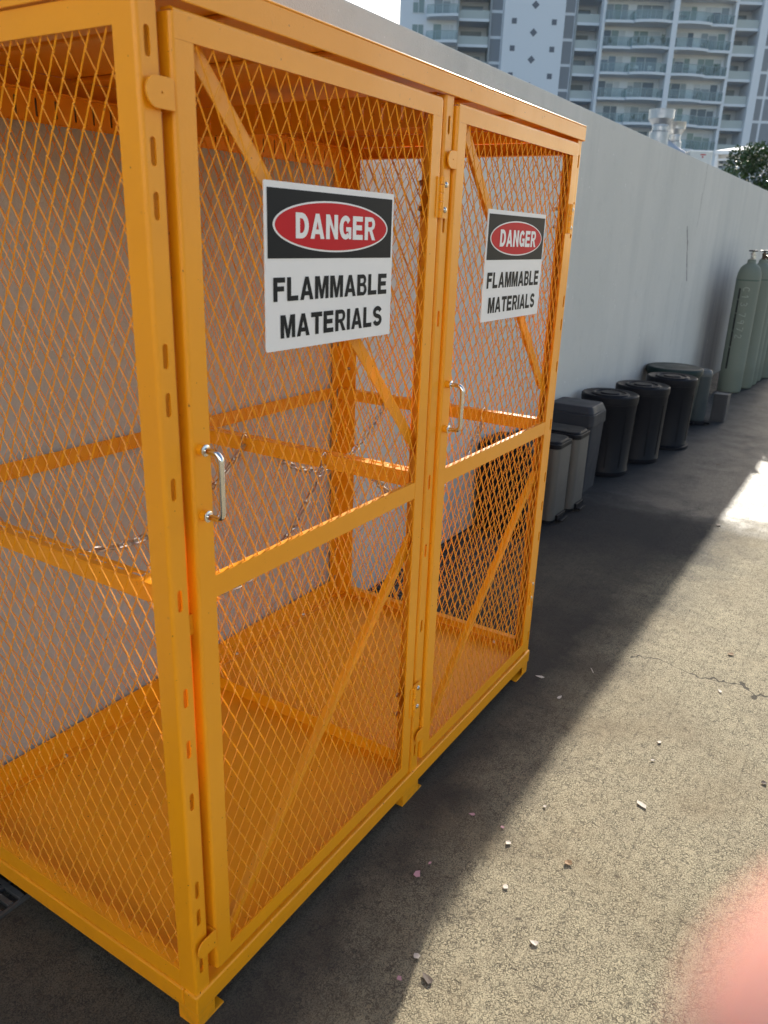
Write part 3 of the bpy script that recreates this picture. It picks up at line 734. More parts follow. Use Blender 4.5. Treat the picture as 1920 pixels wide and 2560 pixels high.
# charcoal rectangular bin
e = empty('rubbish_bin', (3.60, .50, 0), 'charcoal rectangular plastic bin with a deep hooded lid', 'bin')
MB().prism(rrect(.022, .248, .015, .275, .025), 0, .405, 1.10).build('body', DARKP, e, smooth=True)
l = MB(); l.prism(rrect(.002, .270, -.004, .294, .030), .398, .470, .985); l.prism(rrect(.006, .266, 0, .290, .03), .4702, .512, .86); l.build('lid', DARKP, e, bevel=.006, seg=3)
def round_bin(x, y, h, label, pedal=False, rot=0.0):
    e = empty('round_bin', (x, y, 0), label, 'bin', 'black round bins with ringed lids', rot)
    b = MB(); rb = b; b.lathe([(.155, .0), (.161, .004), (.163, .03), (.160, .034), (.170, h-.075), (.172, h-.070), (.172, h-.058)], 48)
    for a in (-2.75, -2.15, -1.45, -.8, -.1, .9, 1.7, 2.5):
        for z0, z1 in ((.06, h-.12),):
            p0 = Vector((.1615*math.cos(a), .1615*math.sin(a), z0)); p1 = Vector((.1695*math.cos(a), .1695*math.sin(a), z1))
            rb.bar(p0, p1, .006, .003, (-math.sin(a), math.cos(a), 0))
    b.build('body', BLACKP, e, smooth=True)
    l = MB(); l.lathe([(.170, h-.060), (.1745, h-.058), (.1765, h-.030), (.175, h-.014), (.168, h-.008), (.150, h-.012), (.140, h-.017), (.118, h-.017), (.112, h-.007), (.098, h-.005), (.092, h-.012), (.064, h-.012), (.058, h-.002), (.030, h-.004), (.0001, h-.004)], 56)
    l.build('lid', BLACKP, e, smooth=True)
    if pedal:
        q = MB(); q.lathe([(.176, .0), (.180, .004), (.180, .020), (.160, .026)], 40); q.box(-.20, -.150, -.035, .035, .010, .022)
        q.build('pedal', BLACKP, e, smooth=True)
    return e
round_bin(4.19, .585, .517, 'black round bin with a ringed lid, next to the charcoal rectangular bin')
round_bin(4.642, .502, .519, 'black round bin with a ringed lid, second of the three black ones', rot=.3)
round_bin(5.181, .436, .516, 'black round bin standing on a dark pedal base, in front of the green tub', True, rot=-.9)
e = empty('garbage_tub', (5.87, .575, 0), 'wide dark green plastic tub with a flat lid, behind the third black round bin', 'bin')
MB().lathe([(.170, 0), (.176, .005), (.205, .42), (.212, .425), (.212, .440)], 48).build('body', GREENP, e, smooth=True)
MB().lathe([(.205, .436), (.220, .438), (.221, .470), (.214, .480), (.200, .484), (.185, .480), (.10, .486), (.0001, .488)], 48).build('lid', GREENP, e, smooth=True)
e = empty('pedal_bin', (6.125, .420, 0), 'narrow grey green pedal bin with a rounded pale lid', 'bin')
MB().lathe([(.088, .035), (.090, .05), (.095, .400)], 36).build('body', GREYP, e, smooth=True)
MB().lathe([(.097, .4005), (.098, .415), (.092, .438), (.080, .448), (.066, .444), (.045, .438), (.0001, .438)], 36).build('lid', GREYL, e, smooth=True)
q = MB(); q.lathe([(.102, 0), (.104, .006), (.102, .030), (.089, .0345)], 36); q.box(-.145, -.098, -.035, .035, .012, .026); q.box(-.035, .035, -.140, -.096, .012, .026)
q.build('pedal_base', BLACKP, e, smooth=True)
e = empty('metal_box', (6.315, .205, 0), 'small plain grey box bin at the end of the row of bins', 'bin')
bx = MB(); bx.plate(rrect(0, .15, 0, .115, .012), [rrect(.006, .144, .006, .109, .010)[::-1]], .232, Matrix.Identity(4)); bx.box(.007, .143, .007, .108, .001, .005); bx.build('body', BOXM, e, bevel=.0015)
MB().prism(rrect(.0065, .1435, .0065, .1085, .010), .219, .226).build('lid', GREYL, e)

# ------------------------------------------------------------------ gas cylinders
DIG = {'C': [[(.85, .85), (.6, 1), (.25, .9), (.05, .55), (.2, .15), (.55, 0), (.85, .15)]], '1': [[(.2, .75), (.5, 1), (.5, 0)]],
       '3': [[(.1, .9), (.5, 1), (.8, .8), (.6, .55), (.35, .52), (.7, .45), (.85, .2), (.5, 0), (.1, .1)]], '7': [[(.05, 1), (.85, 1), (.4, 0)]],
       '9': [[(.8, .7), (.5, .5), (.15, .65), (.2, .92), (.5, 1), (.8, .85), (.8, .6), (.65, 0)]], '2': [[(.1, .8), (.35, 1), (.75, .9), (.75, .65), (.1, 0), (.9, .02)]]}
def cylinder(x, y, label, serial=None, tint=CYLM, head=0.0, silver=False, stripe=True, tw=0.0):
    e = empty('gas_cylinder', (x, y, 0), label, 'gas cylinder', 'gas cylinders standing along the wall', tw)
    R_ = .112
    b = MB(); b.lathe([(.100, .0), (.108, .006), (R_, .02), (R_, .22), (R_+.0006, .225), (R_, .23), (R_, 1.100), (.1105, 1.135), (.104, 1.175), (.090, 1.212), (.068, 1.238), (.046, 1.252), (.040, 1.262), (.038, 1.285), (.034, 1.292)], 40)
    b.build('body', tint, e, smooth=True)
    c = MB(); c.lathe([(R_+.0008, 1.094), (R_+.0012, 1.096), (R_+.0010, 1.102), (R_+.0002, 1.104)], 40); c.build('shoulder_ring', CYLD, e, smooth=True)
    v = MB(); v.lathe([(.022, 1.286), (.024, 1.300), (.017, 1.305), (.017, 1.335), (.021, 1.338), (.021, 1.350), (.010, 1.354), (.010, 1.364)], 16)
    v.tube([(0, 0, 1.318), (-.030, -.018, 1.318)], .012, 10); v.tube([(-.030, -.018, 1.318), (-.042, -.025, 1.318)], .016, 8)
    v.build('valve', ZINC if silver else BRASS, e, smooth=True)
    h = MB(); h.lathe([(.030, 1.3641), (.042, 1.366), (.043, 1.374), (.036, 1.379), (.0001, 1.378)], 20); h.build('handwheel', BLACKPAINT, e, smooth=True)
    def strip(a0, a1, z0, z1, mt, nm, rr):
        s = MB(); n = 6; vs = []
        for z in (z0, z1):
            for k in range(n+1): a = a0+(a1-a0)*k/n; vs.append((rr*math.cos(a), rr*math.sin(a), z))
        s.add(vs, [(k, k+1, n+1+k+1, n+1+k) for k in range(n)]); s.build(nm, mt, e)
    if stripe:
        zz = .24
        for q in (.22, .16, .17, .13, .11): strip(2.62, 2.80, zz, zz+q-.008, BLACKPAINT, 'stripe_label', R_+.0009); zz += q
    if serial:
        m = MB(); ca = PI+.12; zc = 1.035; s = .058
        for ch in serial:
            if ch == ' ': zc -= .03; continue
            for st in DIG[ch]:
                pts = []
                fine = []
                for a_, b_ in zip(st, st[1:]): fine += [(a_[0]+(b_[0]-a_[0])*k/3, a_[1]+(b_[1]-a_[1])*k/3) for k in range(3)]
                fine.append(st[-1])
                for px, py in fine:
                    ang = ca + (py-.5)*s/R_; pts.append(((R_+.0012)*math.cos(ang), (R_+.0012)*math.sin(ang), zc - px*s*.75))
                m.tube(pts, .0024, 5)
            zc -= .070
        m.build('chalk_number', CHALK, e)
    return e
cylinder(7.975, .452, 'nearest sage green gas cylinder with a chalk number, first of the row by the wall', 'C13 7972', silver=True)
cylinder(8.340, .400, 'second gas cylinder of the row, narrow slice seen behind the chalk numbered one', tw=.5)
cylinder(8.610, .394, 'third gas cylinder of the row along the wall', tint=CYLM, tw=1.0)
cylinder(8.920, .392, 'fourth gas cylinder of the row, with a darker green shoulder', tint=CYLM, tw=.2)
cylinder(9.230, .352, 'fifth gas cylinder of the row along the wall', '79 72', tint=CYLM, tw=-.1)
cylinder(9.520, .330, 'sixth gas cylinder, farthest of the row at the right edge', tint=CYLD, tw=.4)

# ------------------------------------------------------------------ litter
def scrap(x, y, size, mt, name, label, cat_, curl=.4, long=1.0, group=None):
    n = 6; size *= .70; curl *= .4; vs = []; rot = random.uniform(0, 6.28); rnd = [random.uniform(.50, 1.30) for _ in range(n)]
    cx, cy = math.cos(rot), math.sin(rot)
    m = MB()
    vs = [(0, 0, .0)]
    for k in range(n):
        a = 2*PI*k/n; px = size*rnd[k]*math.cos(a)*long; py = size*rnd[k]*math.sin(a)
        vs.append((px*cx-py*cy, px*cy+py*cx, max(0, curl*size*(abs(math.sin(a*1.0+.7)))*rnd[k]*.6)))
    fs = [(0, 1+k, 1+(k+1) % n) for k in range(n)]
    zmin = .0015
    vs = [(p[0], p[1], p[2]+zmin) for p in vs]
    m.add(vs, fs); top = [(p[0], p[1], p[2]+.0012) for p in vs]; m.add(top, [f[::-1] for f in fs])
    m.add([vs[1+k] for k in range(n)]+[top[1+k] for k in range(n)], [(k, (k+1) % n, n+(k+1) % n, n+k) for k in range(n)])
    o = m.build(name, mt); o.location = (x, y, .0005)
    return tag(o, label, cat_, group)
GP = 'petals and leaf scraps fallen on the concrete'
scrap(.551, -.149, .012, PINK, 'petal', 'largest pink petal, lying in the shade below the middle cage foot', 'petal', .5, 1.2, GP)
scrap(.803, -.164, .011, PINK, 'petal', 'crumpled pink petal in the shade beyond the largest one', 'petal', .9, 1.2, GP)
scrap(.805, -.248, .010, PINK, 'petal', 'torn pink petal right on the edge of the shadow', 'petal', 1.0, 1.2, GP)
scrap(.764, -.281, .010, PALE, 'petal', 'curled whitish petal just outside the shadow edge', 'petal', 1.0, 1.6, GP)
scrap(.633, -.331, .010, PALE, 'petal', 'flat white petal in the sun near the shadow edge', 'petal', .3, 1.2, GP)
scrap(.597, -.155, .006, PINK, 'petal', 'tiny pink petal in the shade beside the largest one', 'petal', .7, 1.2, GP)
scrap(.297, -.255, .008, PINK, 'petal', 'small pink petal in the shade at the bottom of the photo', 'petal', .5, 1.1, GP)
scrap(.328, -.302, .013, DARKL, 'dry_leaf', 'shrivelled dark leaf at the shadow edge at the bottom', 'leaf', 1.0, 1.8, GP)
scrap(.360, -.255, .008, PALE, 'petal', 'pair sized pale pink petal scrap near the shadow edge low down', 'petal', .9, 1.3, GP)
scrap(.938, -.307, .008, PALE, 'petal', 'crinkled white scrap in the sun beside the shadow edge', 'petal', 1.2, 1.2, GP)
scrap(.783, -.427, .011, BROWNL, 'dry_leaf', 'curled tan brown leaf in the sunlit concrete', 'leaf', 1.3, 1.1, GP)
scrap(2.094, -.570, .014, BROWNL, 'dry_leaf', 'dry leaf beyond the long crack in the concrete', 'leaf', 1.0, 1.6, GP)
scrap(1.684, -.188, .024, PALE, 'twig', 'thin pale twig lying in the shade past the cage', 'twig', .3, .12, GP)
scrap(1.541, -.054, .011, PALE, 'petal', 'whitish petal in the shade beside the far cage corner', 'petal', .4, 1.8, GP)
scrap(1.401, -.488, .009, PALE, 'petal', 'white petal alone in the middle of the sunlit concrete', 'petal', .7, 1.3, GP)
scrap(1.091, -.517, .011, PALE, 'petal', 'long white petal lower in the sunlit concrete', 'petal', .6, 1.9, GP)
scrap(1.299, -.492, .007, PALE, 'petal', 'small white petal close to the lone middle one', 'petal', .9, 1.2, GP)
scrap(1.376, -.777, .011, DARKL, 'dry_leaf', 'dark crumpled leaf at the right edge of the sunlit concrete', 'leaf', 1.2, 1.2, GP)
scrap(.526, -.446, .010, PALE, 'petal', 'cream petal low in the sunlit concrete', 'petal', .9, 1.6, GP)
scrap(1.457, -.154, .008, PALE, 'petal', 'thin pale petal in the shade short of the far cage corner', 'petal', .4, 2.0, GP)
scrap(1.806, -.584, .010, PALE, 'petal', 'pale curled strip just short of the long crack', 'petal', .6, 2.2, GP)
scrap(3.55, -.26, .020, DARKL, 'dry_leaf', 'black leaf on the shadow line where the wet concrete begins', 'leaf', .8, 1.3, GP)
scrap(4.85, -.02, .020, DARKL, 'dry_leaf', 'small black leaf on the wet concrete in front of the bins', 'leaf', .8, 1.2, GP)

# ------------------------------------------------------------------ far apartment building
FH = Vector((math.cos(YAW), math.sin(YAW), 0)); RH = Vector((math.sin(YAW), -math.cos(YAW), 0))
BD = 118.0; K = BD/88.0
org = Vector((CAM_P.x, CAM_P.y, 0)) + FH*BD
apt = empty('apartment_building', org, 'tall white apartment block with glass balconies far behind the wall', 'building')
apt.rotation_euler = (0, 0, YAW-PI/2)   # local x = RH, local y = FH (away), z up
ST = 2.957; Z0 = 28.30 - 9*ST           # slab centre of floor 9 loggia
FL = [Z0+ST*i for i in range(0, 12)]; ZR = FL[-1]+.3
def bpart(name, m, mt, **k): return m.build(name, mt, apt, **k)
s_ = lambda v: v*K
# core volumes behind the facade
m = MB(); m.box(s_(-.18), s_(5.5), 0.0, 14, 0, ZR); m.box(s_(5.5), s_(8.75), 3.0, 14, 0, ZR); m.box(s_(8.72), s_(17.0), .3, 14, 0, ZR)
m.box(s_(16.98), s_(19.45), 3.0, 14, 0, ZR); m.box(s_(19.44), s_(32.1), 0.0, 14, 0, ZR); m.box(s_(32.08), s_(34.85), 3.2, 14, 0, ZR); m.box(s_(34.85), s_(46), .5, 14, 0, ZR)
bpart('wall', m, BWHITE)
m = MB(); m.box(s_(9.90), s_(15.75), -1.0, .28, 0, ZR+1.2); bpart('stair_tower', m, BWHITE)
m = MB(); m.box(s_(19.30), s_(19.55), -1.6, -.02, 0, ZR); bpart('fin_wall', m, BWHITE)
m = MB(); m.box(s_(25.80), s_(26.30), -2.6, -.02, 0, ZR); bpart('fin_wall', m, BWHITE)
m = MB(); m.box(s_(31.95), s_(32.25), -1.2, -.02, 0, ZR); bpart('fin_wall', m, BWHITE)
m = MB(); m.box(s_(34.80), s_(35.55), -.6, .48, 0, ZR); bpart('fin_wall', m, BWHITE)
for xa, xb, yf in ((5.45, 5.60, -.3), (8.60, 8.74, -.3), (16.95, 17.10, -.1)): bpart('fin_wall', MB().box(s_(xa), s_(xb), yf, 2.98, 0, ZR), BGREY)
# tower squares and diamonds
zq = 1.394+(20.413-1.394)*K
for i in range(-1, 7):
    z = zq-(i-1)*(22.733-20.413)*K
    if z < 1: continue
    m = MB(); a = .36*K; cx = s_(12.843)
    m.add([(cx-a, -1.03, z), (cx, -1.03, z-a), (cx+a, -1.03, z), (cx, -1.03, z+a), (cx-a, -.99, z), (cx, -.99, z-a), (cx+a, -.99, z), (cx, -.99, z+a)], [(0, 1, 2, 3), (7, 6, 5, 4), (0, 4, 5, 1), (1, 5, 6, 2), (2, 6, 7, 3), (3, 7, 4, 0)])
    bpart('tower_window', m, LOUVD)
    for sx in (10.903, 14.765):
        q = MB(); a2 = .235*K; zz = z+(21.34-20.413)*K; q.box(s_(sx)-a2, s_(sx)+a2, -1.03, -.99, zz-a2, zz+a2); bpart('tower_window', q, LOUVD)
# louvre columns
def louvre_col(x0, x1, yf):
    for i in range(1, 12):
        z1 = FL[i]+ST*.36-.12; z0 = z1-2.62
        m = MB(); n = 18
        for k in range(n):
            z = z0+(z1-z0)*(k+.5)/n; m.add([(x0, yf-.02, z-.05), (x1, yf-.02, z-.05), (x1, yf-.10, z+.045), (x0, yf-.10, z+.045), (x0, yf-.02, z-.01), (x1, yf-.02, z-.01), (x1, yf-.09, z+.06), (x0, yf-.09, z+.06)],
                  [(0, 1, 2, 3), (7, 6, 5, 4), (0, 4, 5, 1), (2, 6, 7, 3), (1, 5, 6, 2), (0, 3, 7, 4)])
        m.box(x0, x1, yf-.015, yf-.004, z0, z1); bpart('louvre_panel', m, LOUV)
louvre_col(s_(8.80), s_(9.80), .3); louvre_col(s_(15.82), s_(16.82), .3); louvre_col(s_(35.75), s_(36.5), .5); louvre_col(s_(36.75), s_(39.5), .5)
# loggias: slab edge, solid parapet, back rail shade
for (x0, x1) in ((5.62, 8.58), (17.12, 19.28), (32.27, 34.78)):
    for i in range(1, 12):
        m = MB(); m.box(s_(x0), s_(x1), -.05, 2.98, FL[i]-.16, FL[i]+.16); bpart('loggia_slab', m, BWHITE)
        m = MB(); m.box(s_(x0), s_(x1), .02, .10, FL[i]+.165, FL[i]+1.12); bpart('loggia_parapet', m, BSHADE)
        m = MB(); m.box(s_(x0)+.5, s_(x1)-.7, 2.90, 2.96, FL[i]+.30, FL[i]+2.25); bpart('door_panel', m, PANES[1] if i % 2 else BGREY)
# balconies (curved slab + glass front + rail)
def balcony(x0, x1, z, dep0, dep1, bulge, name='balcony'):
    n = 10; P = []
    for k in range(n+1):
        t = k/n; P.append((x0+(x1-x0)*t, -(dep0+(dep1-dep0)*t+bulge*4*t*(1-t))))
    m = MB(); poly = [(x0, -.01)]+P+[(x1, -.01)]; m.prism(poly[::-1], z-.15, z+.16)
    sl = bpart('balcony', m, BWHITE)
    g_ = MB(); Q = [(p[0], p[1]+.12) for p in P]
    if dep0 > .5: Q = [(x0+.06, -.05)]+Q
    if dep1 > .5: Q = Q+[(x1-.06, -.05)]
    for a, b_ in zip(Q, Q[1:]): g_.bar((a[0], a[1], z+.70), (b_[0], b_[1], z+.70), .95, .012, (0, 0, 1))
    g_.build('glass_railing', GLASS, sl)
    r_ = MB(); r_.tube([(q[0], q[1], z+1.22) for q in Q], .035, 5)
    for q in Q[::2]: r_.box(q[0]-.02, q[0]+.02, q[1]-.02, q[1]+.02, z+.162, z+1.2)
    r_.build('handrail', RAIL, sl)
for i in range(1, 12):
    z = FL[i]
    balcony(s_(2.45), s_(5.42), z, 1.4, 2.3, .25)
    balcony(s_(19.57), s_(22.25), z, 1.9, 2.0, .10); balcony(s_(22.28), s_(25.79), z, 2.4, 2.5, .45)
    balcony(s_(26.32), s_(29.70), z, 2.5, 2.1, .40); balcony(s_(29.72), s_(31.94), z, 1.6, 1.5, .10)
# windows: frame part, panes as a sub-part
def window(x0, x1, z0, h, cols, y=0.0, tr=False):
    f = MB(); t = .07; wz = z0+h
    f.box(x0, x1, y-.09, y-.012, wz-t, wz); f.box(x0, x1, y-.09, y-.012, z0, z0+t)
    xs_ = [x0+(x1-x0)*c for c in cols]
    for k, x in enumerate(xs_): 
        a = x-(0 if k == 0 else t if k == len(xs_)-1 else t/2); f.box(a, a+t, y-.085, y-.012, z0+t, wz-t)
    if tr: f.box(x0+t, xs_[1]-t/2, y-.08, y-.012, z0+h*.38, z0+h*.38+t)
    fo = bpart('window', f, FRAMEW)
    p = MB(); base = random.choice([0, 1, 2, 1, 4])
    for k in range(len(cols)-1):
        p.cur = random.choice([base, base, base, 3, 4, 2]); p.box(xs_[k]+t*.6, xs_[k+1]-t*.6, y-.045, y-.011, z0+t*.5, wz-t*.5)
        if random.random() < .3:
            p.cur = 3; hh = random.uniform(.2, .6); p.box(xs_[k]+t*.6, xs_[k+1]-t*.6, y-.055, y-.0455, wz-t-hh, wz-t)
    p.build('pane', PANES, fo)
for i in range(2, 12):
    z = FL[i]+.17
    window(s_(19.75), s_(21.95), z, 2.22, (0, .36, .70, 1)); window(s_(22.70), s_(25.35), z, 2.22, (0, .22, .55, 1), tr=True)
    window(s_(26.55), s_(28.60), z, 2.22, (0, .25, .70, 1)); window(s_(29.30), s_(31.70), z, 2.22, (0, .30, .68, 1), tr=True)
    window(s_(1.05), s_(2.22), z+.35, 1.75, (0, .5, 1), tr=False); window(s_(3.10), s_(5.15), z, 2.22, (0, .42, .8, 1))
# balcony things, each its own
def btop(o, sx, y, z):
    o.location = org + RH*s_(sx) - FH*y + Vector((0, 0, z)); o.rotation_euler = (0, 0, YAW-PI/2); return o
def btable(sx, y, fl, label):
    e = empty('balcony_table', (0, 0, 0), label, 'table'); btop(e, sx, y, FL[fl]+.162)
    MB().lathe([(.001, .70), (.45, .70), (.46, .73), (.001, .735)], 20).build('table_top', RAIL, e)
    q = MB(); q.lathe([(.22, 0), (.04, .04), (.035, .70)], 10); q.build('leg', RAIL, e)
def bplant(sx, y, fl, label, h=1.0):
    e = empty('potted_plant', (0, 0, 0), label, 'potted plant'); btop(e, sx, y, FL[fl]+.162)
    MB().lathe([(.16, 0), (.22, .38), (.19, .40), (.001, .36)], 14).build('pot', BGREY, e)
    q = MB()
    for k in range(60):
        a = random.uniform(0, 6.28); el = random.uniform(.2, 1.4); L = h*random.uniform(.5, 1)
        tip = Vector((math.cos(a)*math.cos(el)*L*.6, math.sin(a)*math.cos(el)*L*.6, .4+L*math.sin(el)))
        st = Vector((0, 0, .37)); mid_ = st.lerp(tip, .6)+Vector((0, 0, .06)); sd = Vector((-math.sin(a), math.cos(a), 0))*.045
        q.add([st, mid_-sd, tip, mid_+sd], [(0, 1, 2, 3)])
    q.build('foliage', LEAF, e)
def bchair(sx, y, fl, label, mt=FRAMEW):
    e = empty('balcony_chair', (0, 0, 0), label, 'chair'); btop(e, sx, y, FL[fl]+.162)
    MB().box(-.25, .25, -.25, .25, .42, .46).build('seat', mt, e); MB().box(-.25, .25, .21, .25, .4605, .9).build('backrest', mt, e)
    for a in (-.22, .22):
        for c in (-.22, .22): MB().box(a-.02, a+.02, c-.02, c+.02, 0, .4195).build('leg', mt, e)
btable(26.95, 1.6, 9, 'round dark table on the balcony right of the fin, top visible floor')
bplant(29.7, 1.2, 7, 'tall leafy pot plant at the right end of the third visible balcony row'); bplant(31.0, .8, 7, 'bushy pot plant by the right end fin, third visible balcony row', 1.5)
bplant(20.3, 1.2, 8, 'wide pot plant at the left end of the second visible balcony row'); bplant(22.9, 1.7, 8, 'pot plant left of the double window, second visible balcony row'); bplant(24.2, 1.9, 8, 'pot plant in the middle of the second visible balcony row'); bplant(25.3, 1.7, 8, 'tall spiky pot plant next to the fin, second visible balcony row', 1.5)
bchair(23.1, 1.7, 7, 'left white chair on the third visible balcony row'); bchair(24.4, 1.7, 7, 'right white chair on the third visible balcony row')
btable(27.9, 1.6, 7, 'round table right of the fin on the third visible balcony row'); bchair(28.6, 1.5, 7, 'white chair beside the round table, third visible balcony row')
bplant(23.4, 1.7, 5, 'dark pot plant above the wall on the lowest visible balcony'); bplant(24.4, 1.7, 5, 'leafy pot plant on the lowest visible balcony beside the fin')

# ------------------------------------------------------------------ low kitchen building with roof vents behind the wall
def at20(s, z, d=20.0): return Vector((CAM_P.x, CAM_P.y, 0))+FH*d+RH*s+Vector((0, 0, z))
kb = empty('kitchen_building', at20(0, 0), 'low flat roofed building hidden behind the wall under the steel vents', 'building', rz=YAW-PI/2)
q = MB(); q.box(3.2, 7.35, -.4, 6, 0, 2.85); q.build('wall', BWHITE, kb)
q = MB(); q.box(3.0, 7.5, -.6, 6.2, 2.851, 3.0); q.build('roof', BGREY, kb)
def vent(s, zt, r, label, d, hcap, zb=3.0):
    e = empty('exhaust_vent', at20(s, zb, d), label, 'exhaust vent', 'steel kitchen vents above the wall', YAW-PI/2); t = zt-zb
    MB().lathe([(r*.97, t-hcap), (r, t-hcap), (r, t-.02), (r*1.02, t-.015), (r*1.02, t), (r*.97, t), (r*.95, t-.04), (r*.95, t-.06), (.001, t-.06)], 36).build('cowl', ALU, e, smooth=True)
    MB().lathe([(r*.98, t-hcap-.002), (r*.70, t-hcap-.10), (r*.62, t-hcap-.11)], 36).build('cowl_skirt', ALU, e, smooth=True)
    MB().lathe([(r*.61, t-hcap-.105), (r*.64, t-hcap-.15), (r*.61, t-hcap-.155), (r*.61, t-hcap-.225), (r*.66, t-hcap-.23), (r*.66, t-hcap-.25), (r*.60, t-hcap-.252)], 32).build('neck', ALU, e, smooth=True)
    zz = t-hcap-.253
    bb = MB(); bb.lathe([(r*.86, zz-.06), (r*.84, zz-.02), (r*.66, zz)][::-1] and [(r*.78, zz-.30), (r*.78, zz-.02), (r*.66, zz)], 28)
    bb.build('duct', ALU, e, smooth=True)
    du = MB(); n = 8; pts = [(r*.25, .10, zz-.24), (r*.7, .1, zz-.30), (r*1.5, .1, zz-.42), (r*2.1, .1, zz-.48), (r*2.6, .1, 0.16)]
    du.tube(pts, [r*.62, r*.6, r*.52, r*.46, r*.46], 18); du.build('elbow_duct', ALU, e, smooth=True)
    pl = MB(); pl.lathe([(r*.9, 0), (r*.9, .02), (r*.78, .03), (r*.78, zz-.29)], 28); pl.build('base', ALU, e, smooth=True)
vent(6.03, 4.305, .282, 'larger round topped steel roof vent above the wall', 20, .195)
vent(6.50, 4.105, .205, 'smaller round topped steel roof vent right of the larger one', 20.3, .155)
e = empty('air_conditioner', at20(6.76, 3.0, 19.9), 'white air conditioner box on the roof beside the steel vents', 'air conditioner', rz=YAW-PI/2)
q = MB(); q.box(0, .545, 0, .5, .05, .475); q.build('case', ACM, e, bevel=.02)
q = MB(); q.box(.03, .5, .03, .45, 0, .049); q.build('mount', BGREY, e)
q = MB()
q.box(.26, .38, -.006, -.001, .385, .405); q.box(.30, .33, -.006, -.001, .33, .36); q.build('warning_label', SIGNR, e)
# white pavilion canopy
e = empty('garden_pavilion', at20(12.6, 0, 31), 'white canvas pavilion roof on slim posts behind the shrub', 'pavilion', rz=YAW-PI/2-.385)
c = MB(); 
zt_, zb_ = 4.86, 4.60; hw = 1.06
c.add([(-hw, -hw, zb_), (hw, -hw, zb_), (hw, hw, zb_), (-hw, hw, zb_), (0, 0, zt_), (-hw, -hw, zb_-.12), (hw, -hw, zb_-.12), (hw, hw, zb_-.12), (-hw, hw, zb_-.12)], [(0, 1, 4), (1, 2, 4), (2, 3, 4), (3, 0, 4), (0, 5, 6, 1), (1, 6, 7, 2), (2, 7, 8, 3), (3, 8, 5, 0)])
c.build('canopy', CANV, e)
for a in (-1, 1):
    for b_ in (-1, 1): MB().box(a*.98-.05, a*.98+.05, b_*.98-.05, b_*.98+.05, 0, zb_-.02).build('post', FRAMEW, e)
for b_ in (-.98, .98): MB().box(-.92, .92, b_-.03, b_+.03, 4.28, 4.34).build('cross_rail', FRAMEW, e)
# shrub
def shrub(loc, rx, ry, h, n, label, name='shrub'):
    e = empty(name, loc, label, 'shrub')
    t = MB()
    for k in range(9):
        a = random.uniform(0, 6.28); p = [Vector((0, 0, 0)), Vector((math.cos(a)*rx*.2, math.sin(a)*ry*.2, h*.4)), Vector((math.cos(a)*rx*.55, math.sin(a)*ry*.55, h*.8))]
        t.tube(p, [.03, .02, .008], 6)
    t.build('stems', BARK, e)
    clumps = [(Vector((random.uniform(-1, 1)*rx, random.uniform(-1, 1)*ry, h*random.uniform(.45, .97))), random.uniform(.16, .36)) for _ in range(46)]
    m = MB()
    for k in range(n):
        c, r = random.choice(clumps)
        d = Vector((random.gauss(0, 1), random.gauss(0, 1), random.gauss(0, 1))).normalized()*r*random.uniform(.5, 1.1); p = c+d
        ax = (d.normalized()+Vector((random.uniform(-.8, .8), random.uniform(-.8, .8), random.uniform(-.3, .9)))).normalized()
        sd = ax.cross(Vector((random.uniform(-1, 1), random.uniform(-1, 1), random.uniform(-1, 1)))).normalized(); L = random.uniform(.05, .09); nn = ax.cross(sd)
        m.add([p, p+ax*L*.5+sd*L*.33+nn*L*.08, p+ax*L, p+ax*L*.5-sd*L*.33+nn*L*.08], [(0, 1, 2, 3)])
    m.build('foliage', LEAF, e)
    return e
shrub(at20(6.95, 0, 16.2), 1.05, .6, 3.12, 17000, 'dark glossy leaved shrub rising behind the wall at the right edge')

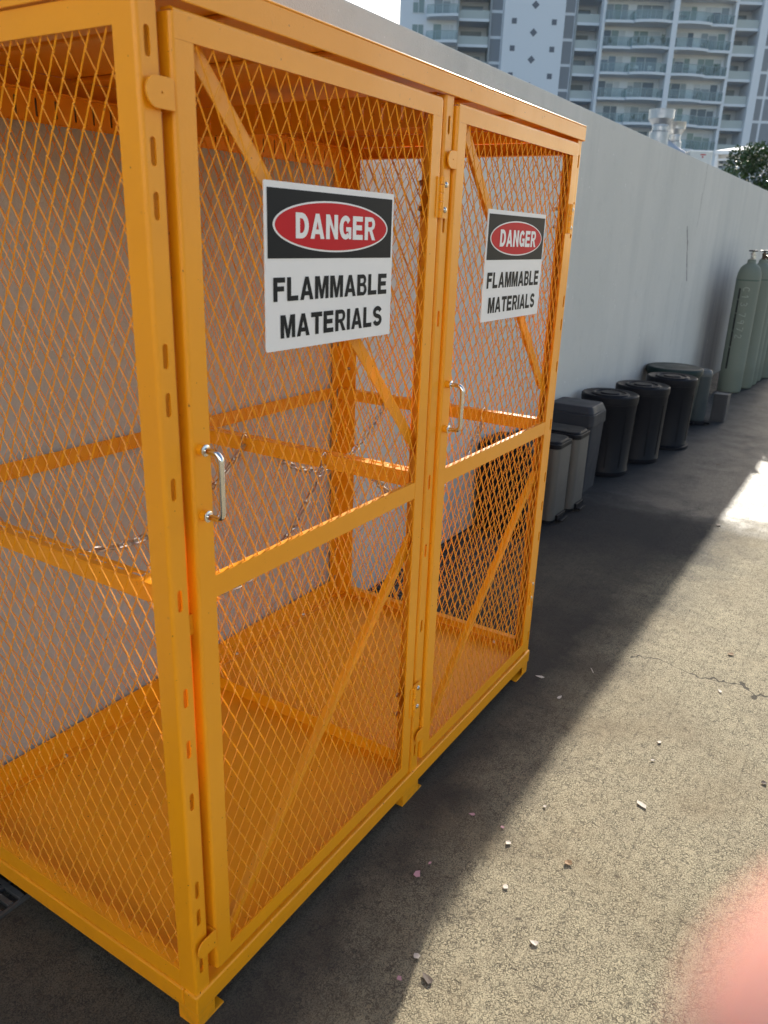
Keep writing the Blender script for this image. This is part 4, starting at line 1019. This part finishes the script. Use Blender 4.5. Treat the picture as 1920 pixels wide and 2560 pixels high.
# ------------------------------------------------------------------ photographer's hand (fingertip near the lens)
def hand():
    sk = skin_mat()
    bm_v = []; bm_e = []; rad = []
    def chainp(start, pts, rs):
        prev = start
        for p, r in zip(pts, rs):
            bm_v.append(p); rad.append(r); i = len(bm_v)-1
            if prev is not None: bm_e.append((prev, i))
            prev = i
        return prev
    # camera space: x right, y up, z behind the lens (towards the photographer); the palm lies right of and below the lens
    wr = chainp(None, [(.155, -.170, .030)], [.027])
    chainp(wr, [(.190, -.235, .050), (.235, -.320, .075)], [.028, .034])
    pl = chainp(wr, [(.135, -.130, .012)], [.027])
    # knuckles: index .. little
    kn = [((.098, -.082, -.006), .0125), ((.112, -.068, .006), .0125), ((.128, -.062, .020), .0120), ((.145, -.062, .034), .0110)]
    tips = [[(.074, -.064, -.018), (.050, -.0480, -.030), (.0222, -.0242, -.0322), (.0163, -.0180, -.0324)],
            [(.096, -.030, -.004), (.078, -.008, .004), (.066, .004, .014)],
            [(.116, -.024, .014), (.100, .000, .024), (.088, .010, .036)],
            [(.138, -.030, .034), (.126, -.012, .044), (.116, -.004, .052)]]
    rr = [[.0104, .0100, .0098, .0096], [.0098, .0088, .0068], [.0094, .0084, .0064], [.0084, .0074, .0058]]
    for (k, r), tp, rs in zip(kn, tips, rr):
        a = chainp(pl, [k], [r]); chainp(a, tp, rs)
    th = chainp(pl, [(.118, -.112, -.020)], [.0165]); chainp(th, [(.100, -.118, -.045), (.084, -.112, -.062), (.074, -.106, -.072)], [.0125, .0108, .0080])
    me = bpy.data.meshes.new('person'); me.from_pydata(bm_v, bm_e, []); me.materials.append(sk)
    o = bpy.data.objects.new('person', me); COL.objects.link(o)
    md = o.modifiers.new('skin', 'SKIN'); md.use_smooth_shade = True
    for i, r in enumerate(rad):
        me.skin_vertices[0].data[i].radius = (r, r); me.skin_vertices[0].data[i].use_root = (i == 0)
    ss = o.modifiers.new('sub', 'SUBSURF'); ss.levels = 2; ss.render_levels = 2
    o.matrix_world = CAM_M
    dg = bpy.context.evaluated_depsgraph_get(); ev = o.evaluated_get(dg)
    nm = bpy.data.meshes.new_from_object(ev); o.modifiers.clear(); o.data = nm
    nm.polygons.foreach_set('use_smooth', [True]*len(nm.polygons))
    tag(o, "photographer's bare hand, only a blurred pink fingertip at the bottom right corner", 'person')
hand()
